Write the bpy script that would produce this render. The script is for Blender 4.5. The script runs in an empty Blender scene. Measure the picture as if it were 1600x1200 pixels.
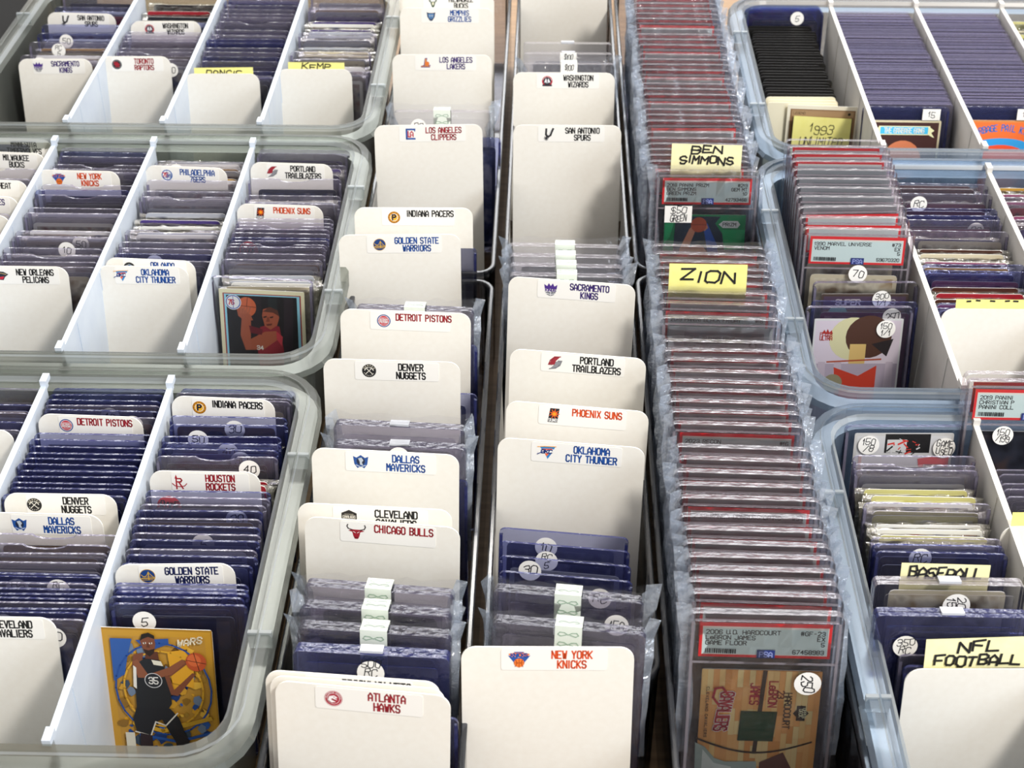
import bpy, math, random
from mathutils import Vector, Matrix
random.seed(7)
SC = bpy.context.scene
COL = SC.collection
D = bpy.data

# ---------------------------------------------------------------- camera, world, lights, exposure
FPX = 2400.0
CAMZ = 0.705
PITCH = math.atan(1760 / FPX)
YAW = math.atan(70 / math.hypot(FPX, 1760))
cam = D.cameras.new('camera')
cam.sensor_fit = 'HORIZONTAL'; cam.sensor_width = 36; cam.lens = 36 * FPX / 1600
cam.clip_start = 0.02
cam.dof.use_dof = True; cam.dof.focus_distance = 0.97; cam.dof.aperture_fstop = 20
camo = D.objects.new('camera', cam); COL.objects.link(camo)
camo.location = (0, 0, CAMZ)
camo.rotation_euler = (math.pi / 2 - PITCH, 0, YAW)
SC.camera = camo
wd = D.worlds.new('room'); SC.world = wd; wd.use_nodes = True
bg = wd.node_tree.nodes['Background']
bg.inputs[0].default_value = (1.0, 0.955, 0.90, 1); bg.inputs[1].default_value = 0.5


def area(name, loc, target, sx, sy, power, col):
    l = D.lights.new(name, 'AREA'); l.shape = 'RECTANGLE'; l.size = sx; l.size_y = sy; l.energy = power; l.color = col
    o = D.objects.new(name, l); COL.objects.link(o); o.location = loc
    o.rotation_euler = (Vector(target) - Vector(loc)).to_track_quat('-Z', 'Y').to_euler()
    return o


area('ceiling_lamp', (1.2, -0.1, 2.1), (0, 0.8, 0.1), 0.45, 0.3, 37, (1, 0.955, 0.89))
area('ceiling_lamp.001', (-0.5, 3.3, 2.7), (0, 0.9, 0.1), 1.5, 0.35, 26, (1, 0.97, 0.93))
area('added_back_light', (0.1, 4.2, 1.75), (0, 0.9, 0.1), 3.2, 0.9, 46, (0.97, 0.98, 1.0))  # broad unseen light added behind the bins to brighten plastic top edges
area('ceiling_lamp.002', (0.7, 2.6, 2.7), (0, 0.9, 0.1), 0.5, 0.3, 14, (1, 0.97, 0.93))
area('added_cool_light', (2.4, -1.3, 1.7), (0, 0.9, 0.1), 1.4, 1.2, 26, (0.78, 0.88, 1.0))  # unseen cool light added at the right to tint the left partitions
SC.view_settings.view_transform = 'Standard'; SC.view_settings.look = 'None'
SC.view_settings.gamma = 1; SC.view_settings.use_curve_mapping = False
SC.view_settings.exposure = 0.6
SC.cycles.transparent_max_bounces = 48
SC.cycles.max_bounces = 8
SC.cycles.caustics_reflective = False; SC.cycles.caustics_refractive = False

# ---------------------------------------------------------------- where a photo point lies in the place
_F = Vector((0, math.cos(PITCH), -math.sin(PITCH))); _R = Vector((1, 0, 0))
_rz = Matrix.Rotation(YAW, 3, 'Z'); _F = _rz @ _F; _R = _rz @ _R; _U = _R.cross(_F)


def P(x, y, z):
    d = _F + _R * ((x - 800) / FPX) - _U * ((y - 600) / FPX)
    return Vector((0, 0, CAMZ)) + d * ((z - CAMZ) / d.z)


# ---------------------------------------------------------------- materials
def lin(h):
    h = h.lstrip('#'); v = [int(h[i:i + 2], 16) / 255 for i in (0, 2, 4)]
    return tuple(c / 12.92 if c <= .04045 else ((c + .055) / 1.055) ** 2.4 for c in v) + (1,)


def nt(name):
    m = D.materials.new(name); m.use_nodes = True
    t = m.node_tree; t.nodes.clear()
    return m, t, t.nodes.new('ShaderNodeOutputMaterial')


INK = {}


def ink(h, rough=.45, name=None):
    k = (h, rough)
    if k not in INK:
        m, t, out = nt(name or 'ink_' + h)
        b = t.nodes.new('ShaderNodeBsdfPrincipled')
        b.inputs['Base Color'].default_value = lin(h); b.inputs['Roughness'].default_value = rough
        t.links.new(b.outputs[0], out.inputs[0]); INK[k] = m
    return INK[k]


def thin(name, tint, dif=0.05, difcol='e8ecf4', rough=.08, fk=1.0, bump=0.0, bscale=120, trans=False, stretch=None):
    """clear or milky plastic: partly see-through, partly scattering, Fresnel gloss on top"""
    m, t, out = nt(name); N = t.nodes.new; L = t.links.new
    tr = N('ShaderNodeBsdfTransparent'); tr.inputs[0].default_value = lin(tint)
    df = N('ShaderNodeBsdfDiffuse'); df.inputs[0].default_value = lin(difcol)
    last = df
    if trans:
        tl = N('ShaderNodeBsdfTranslucent'); tl.inputs[0].default_value = lin(difcol)
        mm = N('ShaderNodeMixShader'); mm.inputs[0].default_value = .5; L(df.outputs[0], mm.inputs[1]); L(tl.outputs[0], mm.inputs[2]); last = mm
    m1 = N('ShaderNodeMixShader'); m1.inputs[0].default_value = dif; L(tr.outputs[0], m1.inputs[1]); L(last.outputs[0], m1.inputs[2])
    gl = N('ShaderNodeBsdfGlossy'); gl.inputs['Roughness'].default_value = rough
    fr = N('ShaderNodeFresnel'); fr.inputs[0].default_value = 1.49
    mu = N('ShaderNodeMath'); mu.operation = 'MULTIPLY'; mu.inputs[1].default_value = fk; mu.use_clamp = True
    L(fr.outputs[0], mu.inputs[0])
    m2 = N('ShaderNodeMixShader'); L(mu.outputs[0], m2.inputs[0]); L(m1.outputs[0], m2.inputs[1]); L(gl.outputs[0], m2.inputs[2])
    L(m2.outputs[0], out.inputs[0])
    if bump:
        tc = N('ShaderNodeTexCoord'); nz = N('ShaderNodeTexNoise'); nz.inputs['Scale'].default_value = bscale; nz.inputs['Detail'].default_value = 3
        bp = N('ShaderNodeBump'); bp.inputs['Strength'].default_value = bump; bp.inputs['Distance'].default_value = .004
        mp = N('ShaderNodeMapping'); mp.inputs['Scale'].default_value = stretch or (1, 1, 1)
        L(tc.outputs['Object'], mp.inputs[0]); L(mp.outputs[0], nz.inputs['Vector']); L(nz.outputs[0], bp.inputs['Height'])
        L(bp.outputs[0], gl.inputs['Normal'])
    return m


def noisy(name, a, b, scale=300, rough=.6, bump=.05, stretch=None):
    m, t, out = nt(name); N = t.nodes.new; L = t.links.new
    p = N('ShaderNodeBsdfPrincipled'); p.inputs['Roughness'].default_value = rough
    tc = N('ShaderNodeTexCoord'); mp = N('ShaderNodeMapping'); nz = N('ShaderNodeTexNoise')
    nz.inputs['Scale'].default_value = scale; nz.inputs['Detail'].default_value = 4
    if stretch: mp.inputs['Scale'].default_value = stretch
    cr = N('ShaderNodeValToRGB'); cr.color_ramp.elements[0].color = lin(a); cr.color_ramp.elements[1].color = lin(b)
    cr.color_ramp.elements[0].position = .3; cr.color_ramp.elements[1].position = .7
    bp = N('ShaderNodeBump'); bp.inputs['Strength'].default_value = bump; bp.inputs['Distance'].default_value = .001
    L(tc.outputs['Object'], mp.inputs[0]); L(mp.outputs[0], nz.inputs['Vector']); L(nz.outputs[0], cr.inputs[0]); L(cr.outputs[0], p.inputs['Base Color'])
    L(nz.outputs[0], bp.inputs['Height']); L(bp.outputs[0], p.inputs['Normal']); L(p.outputs[0], out.inputs[0])
    return m


M_TOP = thin('holder_clear', 'f6f5fa', .06, 'd2cce0', .07, 1.0, .2, 160)
M_TOPE = thin('holder_edge', 'c2bed8', .28, 'b2acc8', .14, 1.6, .4, 220)
M_MAGE = thin('case_edge', '9a96b0', .24, '5e5a74', .13, 1.2, .3, 220)
M_PACK = thin('packed_edge', 'a8a2cc', .48, '8a82b4', .3, .7)
M_PACKB = thin('packed_edge_blue', '9a98cc', .48, '7c78ae', .3, .7)
M_BLUE = thin('holder_blue', 'e0e3f6', .045, '7c80c0', .06, .9, .12, 160)
M_BLUEE = thin('holder_blue_edge', '7c82bc', .30, '4a5094', .13, 1.3, .35, 220)
M_SLAB = thin('slab_clear', 'fefeff', .008, 'dfe2ee', .05, .5)
M_SLABE = thin('slab_edge', 'ebe6ea', .26, 'c8c0ca', .2, 1.5, .25, 200)
M_CELLO = thin('cellophane', 'fefeff', .012, 'f2f5fc', .10, .9, .6, 90)
M_SEAM = thin('cellophane_seam', 'f2f6fc', .24, 'dfeafa', .12, 3, .9, 160)
M_CELLO2 = thin('cellophane_loose', 'fcfcfa', .05, 'f6f1e2', .05, 4.0, 1.0, 230, stretch=(.5, 1, 1.2))
M_CRIMP = thin('cellophane_crimp', 'f8f6f0', .14, 'f6f0e0', .08, 4.5, 1.0, 200)
M_BINL = thin('bin_edge_bead', 'eceff0', .42, 'dfe6ea', .25, .6, trans=True)
M_BIN = thin('bin_plastic', 'dfe2de', .17, 'a8aca6', .3, .4, trans=True)
M_BINB = thin('bin_plastic_bluish', 'd8e2ec', .20, '9eb0c4', .3, .4, trans=True)
M_ACR = thin('clear_acrylic', 'e4e5ea', .02, 'a4aab4', .04, 1.0)
M_ACRE = thin('clear_acrylic_rim', 'a6a8b0', .06, 'a0a4b0', .10, 1.1)
M_PART = noisy('partition_plastic', 'ccd6e4', 'd4dde8', 60, .45, .02)
M_PARTW = noisy('partition_plastic_warm', 'd6d3ce', 'dedbd6', 60, .45, .02)
M_CARD = noisy('divider_card_stock', 'ece8df', 'efece4', 240, .38, .03)
M_CARDE = ink('f4f1ea', .5, 'divider_card_edge')
M_STK = ink('f3f1ec', .35, 'sticker_paper')
M_NOTE = noisy('sticky_note_paper', 'efe98a', 'f3ee96', 150, .7, .05)
M_NOTEP = noisy('pale_sticky_note_paper', 'f3edb6', 'f6f1c2', 150, .7, .05)
M_WHITE = ink('f1f0ec', .6, 'white_paper')
M_WOOD = noisy('table_wood', '8a6a45', 'a8845a', 14, .5, .05, (1, 12, 1))
M_FLOOR = noisy('floor_carpet', '4a4642', '5a554f', 80, .9, .2)


# ---------------------------------------------------------------- mesh building
class MB:
    def __init__(s): s.v = []; s.f = []; s.mi = []; s.m = []
    def mat(s, m):
        if m not in s.m: s.m.append(m)
        return s.m.index(m)
    def face(s, pts, m):
        b = len(s.v); s.v += [tuple(p) for p in pts]; s.f.append(list(range(b, b + len(pts)))); s.mi.append(s.mat(m))
    def plate(s, out, y0, y1, mf, me):
        n = len(out); b = len(s.v)
        s.v += [(x, y0, z) for x, z in out] + [(x, y1, z) for x, z in out]
        s.f.append(list(range(b, b + n))); s.mi.append(s.mat(mf))
        s.f.append(list(range(b + 2 * n - 1, b + n - 1, -1))); s.mi.append(s.mat(mf))
        for i in range(n):
            j = (i + 1) % n; s.f.append([b + i, b + n + i, b + n + j, b + j]); s.mi.append(s.mat(me))
    def box(s, x0, x1, y0, y1, z0, z1, m):
        s.plate([(x0, z0), (x1, z0), (x1, z1), (x0, z1)], y0, y1, m, m)
    def loops(s, ls, m, cap0=True, cap1=True):
        n = len(ls[0]); b = len(s.v)
        for l in ls: s.v += [tuple(p) for p in l]
        ms = m if isinstance(m, list) else [m] * (len(ls) - 1)
        for k in range(len(ls) - 1):
            for i in range(n):
                j = (i + 1) % n
                s.f.append([b + k * n + i, b + k * n + j, b + (k + 1) * n + j, b + (k + 1) * n + i]); s.mi.append(s.mat(ms[k]))
        if cap0: s.f.append([b + i for i in range(n)][::-1]); s.mi.append(s.mat(ms[0]))
        if cap1: s.f.append([b + (len(ls) - 1) * n + i for i in range(n)]); s.mi.append(s.mat(ms[-1]))
    def mesh(s, name, smooth=False):
        me = D.meshes.new(name); me.from_pydata(s.v, [], s.f)
        for m in s.m: me.materials.append(m)
        me.polygons.foreach_set('material_index', s.mi)
        if smooth: me.polygons.foreach_set('use_smooth', [True] * len(s.f))
        me.update(); return me


def rrect(w, h, rt, rb=None, n=4, z0=0.0, notch=0.0):
    """outline, origin bottom centre, optional shallow thumb notch in the top edge"""
    rb = rt if rb is None else rb; pts = []
    for cx, cz, r, a in ((w / 2 - rb, rb, rb, -90), (w / 2 - rt, h - rt, rt, 0), None or ('n',) * 4, (-w / 2 + rt, h - rt, rt, 90), (-w / 2 + rb, rb, rb, 180)):
        if cx == 'n':
            if notch:
                for k in range(7):
                    a2 = math.pi * k / 6; pts.append((.013 * math.cos(a2), z0 + h - notch * math.sin(a2)))
            continue
        if r <= 0: pts.append((cx, z0 + cz)); continue
        for k in range(n + 1):
            t = math.radians(a + 90 * k / n); pts.append((cx + r * math.cos(t), z0 + cz + r * math.sin(t)))
    return pts


def rloop(x0, x1, y0, y1, r, z, n=6):
    pts = []
    for cx, cy, a in ((x1 - r, y0 + r, -90), (x1 - r, y1 - r, 0), (x0 + r, y1 - r, 90), (x0 + r, y0 + r, 180)):
        for k in range(n + 1):
            t = math.radians(a + 90 * k / n); pts.append((cx + r * math.cos(t), cy + r * math.sin(t), z))
    return pts


GL = {'A': '00 04 26 44 40|02 42', 'B': '00 06 36 45 44 33 03|33 42 41 30 00', 'C': '45 36 16 05 01 10 30 41', 'D': '00 06 36 45 41 30 00',
      'E': '46 06 00 40|03 33', 'F': '46 06 00|03 33', 'G': '45 36 16 05 01 10 30 41 43 23', 'H': '00 06|40 46|03 43', 'I': '20 26', 'J': '46 41 30 10 01',
      'K': '00 06|46 13 40|03 13', 'L': '06 00 40', 'M': '00 06 23 46 40', 'N': '00 06 40 46', 'O': '10 01 05 16 36 45 41 30 10', 'P': '00 06 36 45 44 33 03',
      'Q': '10 01 05 16 36 45 41 30 10|22 40', 'R': '00 06 36 45 44 33 03|23 40', 'S': '45 36 16 05 04 13 33 42 41 30 10 01', 'T': '06 46|26 20',
      'U': '06 01 10 30 41 46', 'V': '06 20 46', 'W': '06 10 24 30 46', 'X': '00 46|06 40', 'Y': '06 23 46|23 20', 'Z': '06 46 00 40',
      '0': '10 01 05 16 36 45 41 30 10', '1': '14 26 20', '2': '05 16 36 45 44 00 40', '3': '05 16 36 45 44 33 13|33 42 41 30 10 01', '4': '30 36 02 42',
      '5': '46 06 03 33 42 41 30 10 01', '6': '45 36 16 05 01 10 30 41 42 33 03', '7': '06 46 10', '8': '13 04 05 16 36 45 44 33 13 02 01 10 30 41 42 33',
      '9': '01 10 30 41 45 36 16 05 04 13 43', '#': '10 16|30 36|02 42|04 44', '$': '45 36 16 05 04 13 33 42 41 30 10 01|20 26', '/': '00 46', '-': '13 33',
      '.': '10 11', 'e': '02 42 43 34 14 03 01 10 30 41', "'": '25 26'}


class Art:
    """flat printing on a card's front face: every call prints one layer over the last"""
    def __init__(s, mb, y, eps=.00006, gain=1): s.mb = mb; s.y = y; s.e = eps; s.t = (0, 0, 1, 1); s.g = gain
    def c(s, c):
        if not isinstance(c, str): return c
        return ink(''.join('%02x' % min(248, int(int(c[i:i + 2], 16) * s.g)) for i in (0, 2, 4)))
    def at(s, cx, cz, k, kz=None): s.t = (cx, cz, k, kz or k); return s
    def _p(s, p): return (s.t[0] + p[0] * s.t[2], s.y, s.t[1] + p[1] * s.t[3])
    def poly(s, pts, c):
        s.y -= s.e; s.mb.face([s._p(p) for p in pts], s.c(c))
    def rect(s, x0, z0, x1, z1, c): s.poly([(x0, z0), (x1, z0), (x1, z1), (x0, z1)], c)
    def disc(s, x, z, r, c, rz=None, n=22):
        rz = rz or r; s.poly([(x + r * math.cos(6.2832 * k / n), z + rz * math.sin(6.2832 * k / n)) for k in range(n)], c)
    def ring(s, x, z, r, w, c): s.line([(x + r * math.cos(6.2832 * k / 24), z + r * math.sin(6.2832 * k / 24)) for k in range(25)], w, c)
    def line(s, pts, w, c, step=True):
        if step: s.y -= s.e
        m = s.c(c)
        for (ax, az), (bx, bz) in zip(pts, pts[1:]):
            dx, dz = bx - ax, bz - az; l = math.hypot(dx, dz) or 1; dx, dz = dx / l * w / 2, dz / l * w / 2
            s.mb.face([s._p(q) for q in ((ax - dx * .8 + dz, az - dz * .8 - dx), (bx + dx * .8 + dz, bz + dz * .8 - dx), (bx + dx * .8 - dz, bz + dz * .8 + dx), (ax - dx * .8 - dz, az - dz * .8 + dx))], m)
    def text(s, st, x, z, h, w, gap, sw, c, align='c', slant=0, jit=0, rot=0, rnd=None):
        s.y -= s.e
        rnd = rnd or random.Random(len(st) * 13 + int(abs(x) * 9999))
        wid = [(.35 * w if ch in 'I1.\'' else (.6 * w if ch == ' ' else w)) for ch in st]
        tot = sum(wid) + gap * (len(st) - 1)
        cur = -tot / 2 if align == 'c' else (0 if align == 'l' else -tot)
        cr, sr = math.cos(rot), math.sin(rot)
        for ch, wd_ in zip(st, wid):
            if ch in GL:
                off = (0, rnd.uniform(-jit, jit) * h)
                for stroke in GL[ch].split('|'):
                    pts = []
                    for tk in stroke.split():
                        gx = int(tk[0]) / 4 * w; gz = int(tk[1]) / 6 * h
                        if ch in "I1.'": gx = gx - w * .35
                        if jit: gx += rnd.uniform(-jit, jit) * w * .6; gz += rnd.uniform(-jit, jit) * h * .5
                        px, pz = cur + gx + slant * gz, gz + off[1]
                        pts.append((x + px * cr - pz * sr, z + px * sr + pz * cr))
                    s.line(pts, sw, c, False)
            cur += wd_ + gap
    def scrawl(s, st, x, z, h, w, c='1b1b20', sw=None, rot=0, align='c'):
        s.text(st, x, z, h, w, w * .32, sw or h * .12, c, align, .12, .14, rot)


# ---------------------------------------------------------------- objects
def link(name, data, parent=None):
    o = D.objects.new(name, data); COL.objects.link(o)
    if parent: o.parent = parent
    return o


def tag(o, label, cat, group=None, kind=None):
    o['label'] = label; o['category'] = cat
    if group: o['group'] = group
    if kind: o['kind'] = kind
    return o


def root(name, label, cat, group=None): return tag(link(name, None), label, cat, group)


def setmat(o, i, m): o.material_slots[i].link = 'OBJECT'; o.material_slots[i].material = m


def struct(name, mb):
    o = link(name, mb.mesh(name)); o['kind'] = 'structure'; return o


def pose(o, top, h, lean, yaw, roll=0):
    """stand o (origin at its bottom edge) so that the middle of its top edge, h above, reaches the point top"""
    m = Matrix.Rotation(yaw, 3, 'Z') @ Matrix.Rotation(-lean, 3, 'X') @ Matrix.Rotation(roll, 3, 'Y')
    b = Vector(top) - m @ Vector((0, 0, h))
    o.location = b; o.rotation_euler = m.to_euler()
    return b


ORD = ('first second third fourth fifth sixth seventh eighth ninth tenth eleventh twelfth thirteenth fourteenth fifteenth sixteenth seventeenth '
       'eighteenth nineteenth').split()
TENS = {2: 'twenty', 3: 'thirty', 4: 'forty', 5: 'fifty', 6: 'sixty'}


def ordw(n):
    if n < 20: return ORD[n - 1]
    t, u = divmod(n, 10)
    return (TENS[t][:-1] + 'ieth') if u == 0 else TENS[t] + '-' + ORD[u - 1]


# ---------------------------------------------------------------- setting and furniture
mb = MB(); mb.face([(-3, -2, -.74), (3, -2, -.74), (3, 4.5, -.74), (-3, 4.5, -.74)], M_FLOOR); struct('floor', mb)
tb = root('display_table', 'brown wooden table top under all the bins and boxes', 'table')
mb = MB(); mb.plate([(-1.15, -.03), (1.15, -.03), (1.15, 0), (-1.15, 0)], .2, 1.85, M_WOOD, M_WOOD); link('table_top', mb.mesh('table_top'), tb)
for sx in (-1.05, 1.05):
    for sy in (.28, 1.77):
        mb = MB(); mb.box(sx - .025, sx + .025, sy - .025, sy + .025, -.74, -.0301, ink('4c4c50')); link('leg', mb.mesh('leg'), tb)

BIN_H = .110


def storage_bin(x0, x1, y0, y1, xs, mat, pm, label):
    r = root('storage_bin', label, 'storage bin', 'clear sorting bins')
    prof = [(.0205, .0), (.0150, .099), (.0025, .099), (.0, .096), (.0, .107), (.002, .110), (.0065, .110), (.0072, .1114), (.0082, .1114), (.009, .110), (.0135, .110), (.016, .107), (.0215, .003)]
    ms = [mat] * 12; ms[2] = ms[6] = ms[10] = M_BINL
    mb = MB(); mb.loops([rloop(x0 + o, x1 - o, y0 + o, y1 - o, .040 - o, z) for o, z in prof], ms)
    for xa, xb in ((x0 + .0005, x0 + .0135), (x1 - .0135, x1 - .0005)):            # stiffening steps across the side rims
        for yy in (y0 + .092, y1 - .092): mb.box(xa, xb, yy - .0012, yy + .0012, .1, .1113, M_BINL)
    b = link('bin_body', mb.mesh('bin_body'), r)
    for x in xs:
        mb = MB(); a, c = y0 + .0205, y1 - .0205
        mb.box(x - .0011, x + .0011, a, c, .0035, .106, pm)
        mb.box(x - .0019, x + .0019, a - .002, c + .002, .1061, .1085, pm)       # thick top edge
        for f in (.12, .34, .56, .78):
            yy = a + (c - a) * f
            mb.box(x - .0016, x + .0016, yy - .0006, yy + .0006, .0035, .105, pm)  # moulded ribs
        pt = link('partition', mb.mesh('partition'), r)
        for h0, h1 in ((a - .007, a + .002), (c - .002, c + .007)):
            mb = MB(); mb.box(x - .0022, x + .0022, h0, h1, .1086, .1126, pm); link('rim_hook', mb.mesh('rim_hook'), pt)
    for yy in (y0, y1):                                                           # grip steps in the rim
        pass
    return r


LX = (-.243, -.326, -.409); LB = (-.517, -.142)
storage_bin(*LB, .490, .826, LX, M_BIN, M_PART, 'translucent card bin nearest on the left, ending at the gold player card')
storage_bin(*LB, .828, 1.164, LX, M_BIN, M_PART, 'translucent left card bin in the middle, behind the INDIANA divider bin')
storage_bin(*LB, 1.166, 1.502, LX, M_BIN, M_PART, 'translucent left card bin furthest back, holding SACRAMENTO and TORONTO dividers')
RX = (.276, .360, .444); RB = (.168, .553)
storage_bin(*RB, .452, .798, RX, M_BINB, M_PARTW, 'bluish translucent card bin at the front right, with the FOOTBALL note')
storage_bin(*RB, .7995, 1.134, RX, M_BINB, M_PARTW, 'bluish translucent right card bin in the middle, with leaning graded slabs')
storage_bin(.178, .563, 1.136, 1.474, (.281, .365, .449), M_BINB, M_PARTW, 'bluish translucent right card bin at the back, with packed purple rows')


def clear_box(x0, x1, y0, y1, label):
    r = root('clear_acrylic_box', label, 'box', 'long clear acrylic boxes')
    pr = [(.001, 0), (.0004, .080), (0, .0845), (0, .0875), (.0008, .088), (.0026, .088), (.0034, .0875), (.0034, .0845), (.003, .080), (.0036, .0025)]
    ms = [M_ACR, M_ACR, M_ACRE, M_ACRE, M_ACRE, M_ACRE, M_ACRE, M_ACR, M_ACR]
    mb = MB(); mb.loops([rloop(x0 + o, x1 - o, y0 + o, y1 - o, .014 - o, z) for o, z in pr], ms)
    link('box_body', mb.mesh('box_body'), r)
    return r


BA = (-.1415, -.036); BBX = (-.030, .067); BC = (.0695, .1700)
clear_box(*BA, .40, .974, 'long clear box with the ATLANTA to DETROIT dividers')
clear_box(*BA, .982, 1.55, 'clear box with the GOLDEN STATE to MILWAUKEE dividers')
clear_box(*BBX, .574, .974, 'long clear box with the NEW YORK to SACRAMENTO dividers')
clear_box(*BBX, .982, 1.55, 'clear box with the SAN ANTONIO and WASHINGTON dividers')
pb = clear_box(*BC, .40, .984, 'long clear box of graded slabs ending at the wooden court card')
clear_box(*BC, .990, 1.55, 'clear box of graded slabs in front of which a green card faces')
# white hinge knuckles on the near slab box
mb = MB()
for k, (a, b, rr) in enumerate(((-.010, -.001, .0042), (.001, .012, .0052))):
    n = 14; ls = []
    for yy, q in ((a, .8), (a + .001, 1), (b - .001, 1), (b, .8)):
        ls.append([(.0052 + rr * q * math.cos(6.2832 * i / n), yy, rr * q * math.sin(6.2832 * i / n)) for i in range(n)])
    mb.loops(ls, ink('f0efea'))
h = link('hinge', mb.mesh('hinge'), pb); h.location = (.1702, .552, .078); h['label'] = 'white plastic hinge knuckle'

# dark equipment case left of the bins
cs = root('equipment_case', 'black ribbed case left of the furthest left bin', 'case')
mb = MB(); mb.loops([rloop(-.85, -.5195, 1.15, 1.7, .02, z) for z in (0.0, .085)], ink('050506', .95)); link('case_body', mb.mesh('case_body'), cs)
mb = MB()
for k in range(6): mb.box(-.83 + k * .047, -.815 + k * .047, 1.17, 1.68, .0851, .089, ink('0c0c0e', .8))
link('case_lid', mb.mesh('case_lid'), cs)

# ---------------------------------------------------------------- emblems printed on the name stickers (unit radius)
def ball(a, x, z, r, c, lc='3a1d10'):
    a.disc(x, z, r, c); w = r * .12
    a.line([(x - r, z), (x + r, z)], w, lc); a.line([(x, z - r), (x, z + r)], w, lc)
    for sgn in (-1, 1): a.line([(x + sgn * r * (.35 + .4 * abs(t)), z + r * t * .85) for t in (-1, -.5, 0, .5, 1)], w, lc)


def ringtext(a, st, r, h, c, a0=150, a1=30):
    n = len(st)
    for i, ch in enumerate(st):
        t = math.radians(a0 + (a1 - a0) * i / max(1, n - 1)); a.text(ch, r * math.cos(t), r * math.sin(t), h, h * .6, 0, h * .18, c, rot=t - math.pi / 2)


def lg_sac(a):
    p = '4b2a86'; a.poly([(-.9, .1), (-1, .8), (-.55, .5), (-.3, 1), (0, .55), (.3, 1), (.55, .5), (1, .8), (.9, .1)], p)
    a.text('KINGS', 0, -.3, .42, .3, .07, .11, p); a.poly([(-.8, -.4), (.8, -.4), (.5, -.85), (0, -1.05), (-.5, -.85)], '6d6e78')
    a.line([(0, -.4), (0, -1)], .09, 'f0f0f0'); a.line([(-.7, -.6), (0, -.8), (.7, -.6)], .09, 'f0f0f0')
def lg_tor(a):
    a.disc(0, 0, 1, '1c1a1c'); a.ring(0, 0, .8, .08, '8d8d90')
    for x in (-.3, 0, .3): a.line([(x - .25, .5), (x, .1), (x + .1, -.5)], .14, 'c8102e')
    a.line([(-.6, 0), (.6, .05)], .1, 'c8102e')
def lg_sas(a):
    k = '26262a'; a.line([(-.55, .9), (-.6, -.1), (-.2, -.5), (.2, -.2), (.65, .95)], .34, k); a.line([(-.2, -.2), (.35, .8)], .14, 'd8d8d8')
    a.line([(-.3, -.4), (-.5, -.7)], .22, k)
    for t in range(8): a.line([(-.55, -.75), (-.55 + .38 * math.cos(t * .785), -.75 + .38 * math.sin(t * .785))], .11, k)
def lg_was(a):
    a.disc(0, 0, 1, 'b7263a'); a.disc(0, 0, .74, '22222e'); a.poly([(-.6, -.3), (-.25, .55), (0, .1), (.25, .55), (.6, -.3), (.3, -.2), (0, -.55), (-.3, -.2)], 'e9e9ee')
    a.line([(0, .6), (0, -.5)], .16, '22222e'); a.rect(-.9, -.95, .9, -.62, '22222e'); ringtext(a, 'WASHINGTON', .76, .22, 'e9c9cc', 160, 20)
def lg_por(a):
    r = '9b2030'
    for k in range(4):
        o = .16 * k; a.line([(-.95 + o, -.35), (-.7 + o, .35), (-.1 + o * .8, .9), (.75, .95)], .12, r)
    for k in range(4):
        o = .16 * k; a.line([(.95 - o, .35), (.7 - o, -.35), (.1 - o * .8, -.8), (-.75, -.95)], .12, '77787e')
    a.poly([(-.9, -.2), (-.2, .75), (.7, .95), (.1, .3), (-.05, -.3)], r); a.poly([(.9, .2), (.3, -.6), (-.7, -.95), (-.1, -.3), (.1, .2)], '8d8e94')
def lg_phx(a):
    a.poly([(-.75, -1), (.55, -1), (.8, 1.05), (-.45, 1.05)], '201a22'); a.disc(.12, .25, .42, 'e56020')
    for t in range(9): a.line([(.12, .25), (.12 + .68 * math.cos(t * .7), .25 + .68 * math.sin(t * .7))], .1, 'e56020')
    a.disc(.12, .25, .25, 'f9a01b'); a.text('SUNS', -.05, -.85, .4, .22, .08, .1, 'f2f2f2')
def lg_phi(a):
    a.disc(0, 0, 1, '1d5ba8'); a.disc(0, 0, .82, 'f4f3f0'); a.line([(-.75, .3), (0, .55), (.75, .3)], .07, '1d5ba8'); a.line([(0, -.8), (0, .8)], .07, '1d5ba8')
    a.text('76', -.3, -.35, .75, .4, .12, .16, 'c8203a'); a.text('ERS', .4, -.25, .4, .22, .06, .1, '1d5ba8'); a.line([(-.7, -.45), (.8, -.4)], .1, '1d5ba8')
def lg_orl(a):
    a.disc(0, 0, 1, '15191f'); a.line([(-.7, .3), (0, .65), (.7, .3)], .1, 'aab2ba'); a.disc(.1, .1, .4, '0a66b4'); a.line([(-.8, -.2), (.8, -.2)], .08, 'aab2ba')
def lg_okc(a):
    a.poly([(-.9, .75), (1.1, .85), (.6, -.2), (.15, -.95), (-.2, -.2)], '2a86c8'); a.poly([(-.6, .5), (.8, .6), (.3, -.2), (0, -.6)], 'ef6a3a')
    a.poly([(-1.2, .1), (.9, .5), (1, .1), (-1, -.3)], 'f4f2ee'); a.text('OKC', -.05, -.12, .5, .4, .1, .15, '17357e', slant=.2); a.line([(-1.2, .75), (-.3, .85), (1.2, .9)], .1, 'e8a33a')
    a.line([(-1.2, -.3), (-.3, .2)], .12, '17357e')
def lg_nyk(a):
    b = '1d54a6'; a.poly([(-1.25, .55), (0, .25), (1.25, .55), (.5, -.5), (-.5, -.5)], b); a.poly([(-1.2, .75), (-.9, .35), (.9, .35), (1.2, .75), (.3, .95), (-.3, .95)], 'ef7a2c')
    a.text('KNICKS', 0, .38, .42, .28, .06, .13, b); ball(a, 0, -.42, .58, 'ef7a2c', 'a34a18'); a.line([(-.5, 1), (.5, 1)], .1, b)
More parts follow.
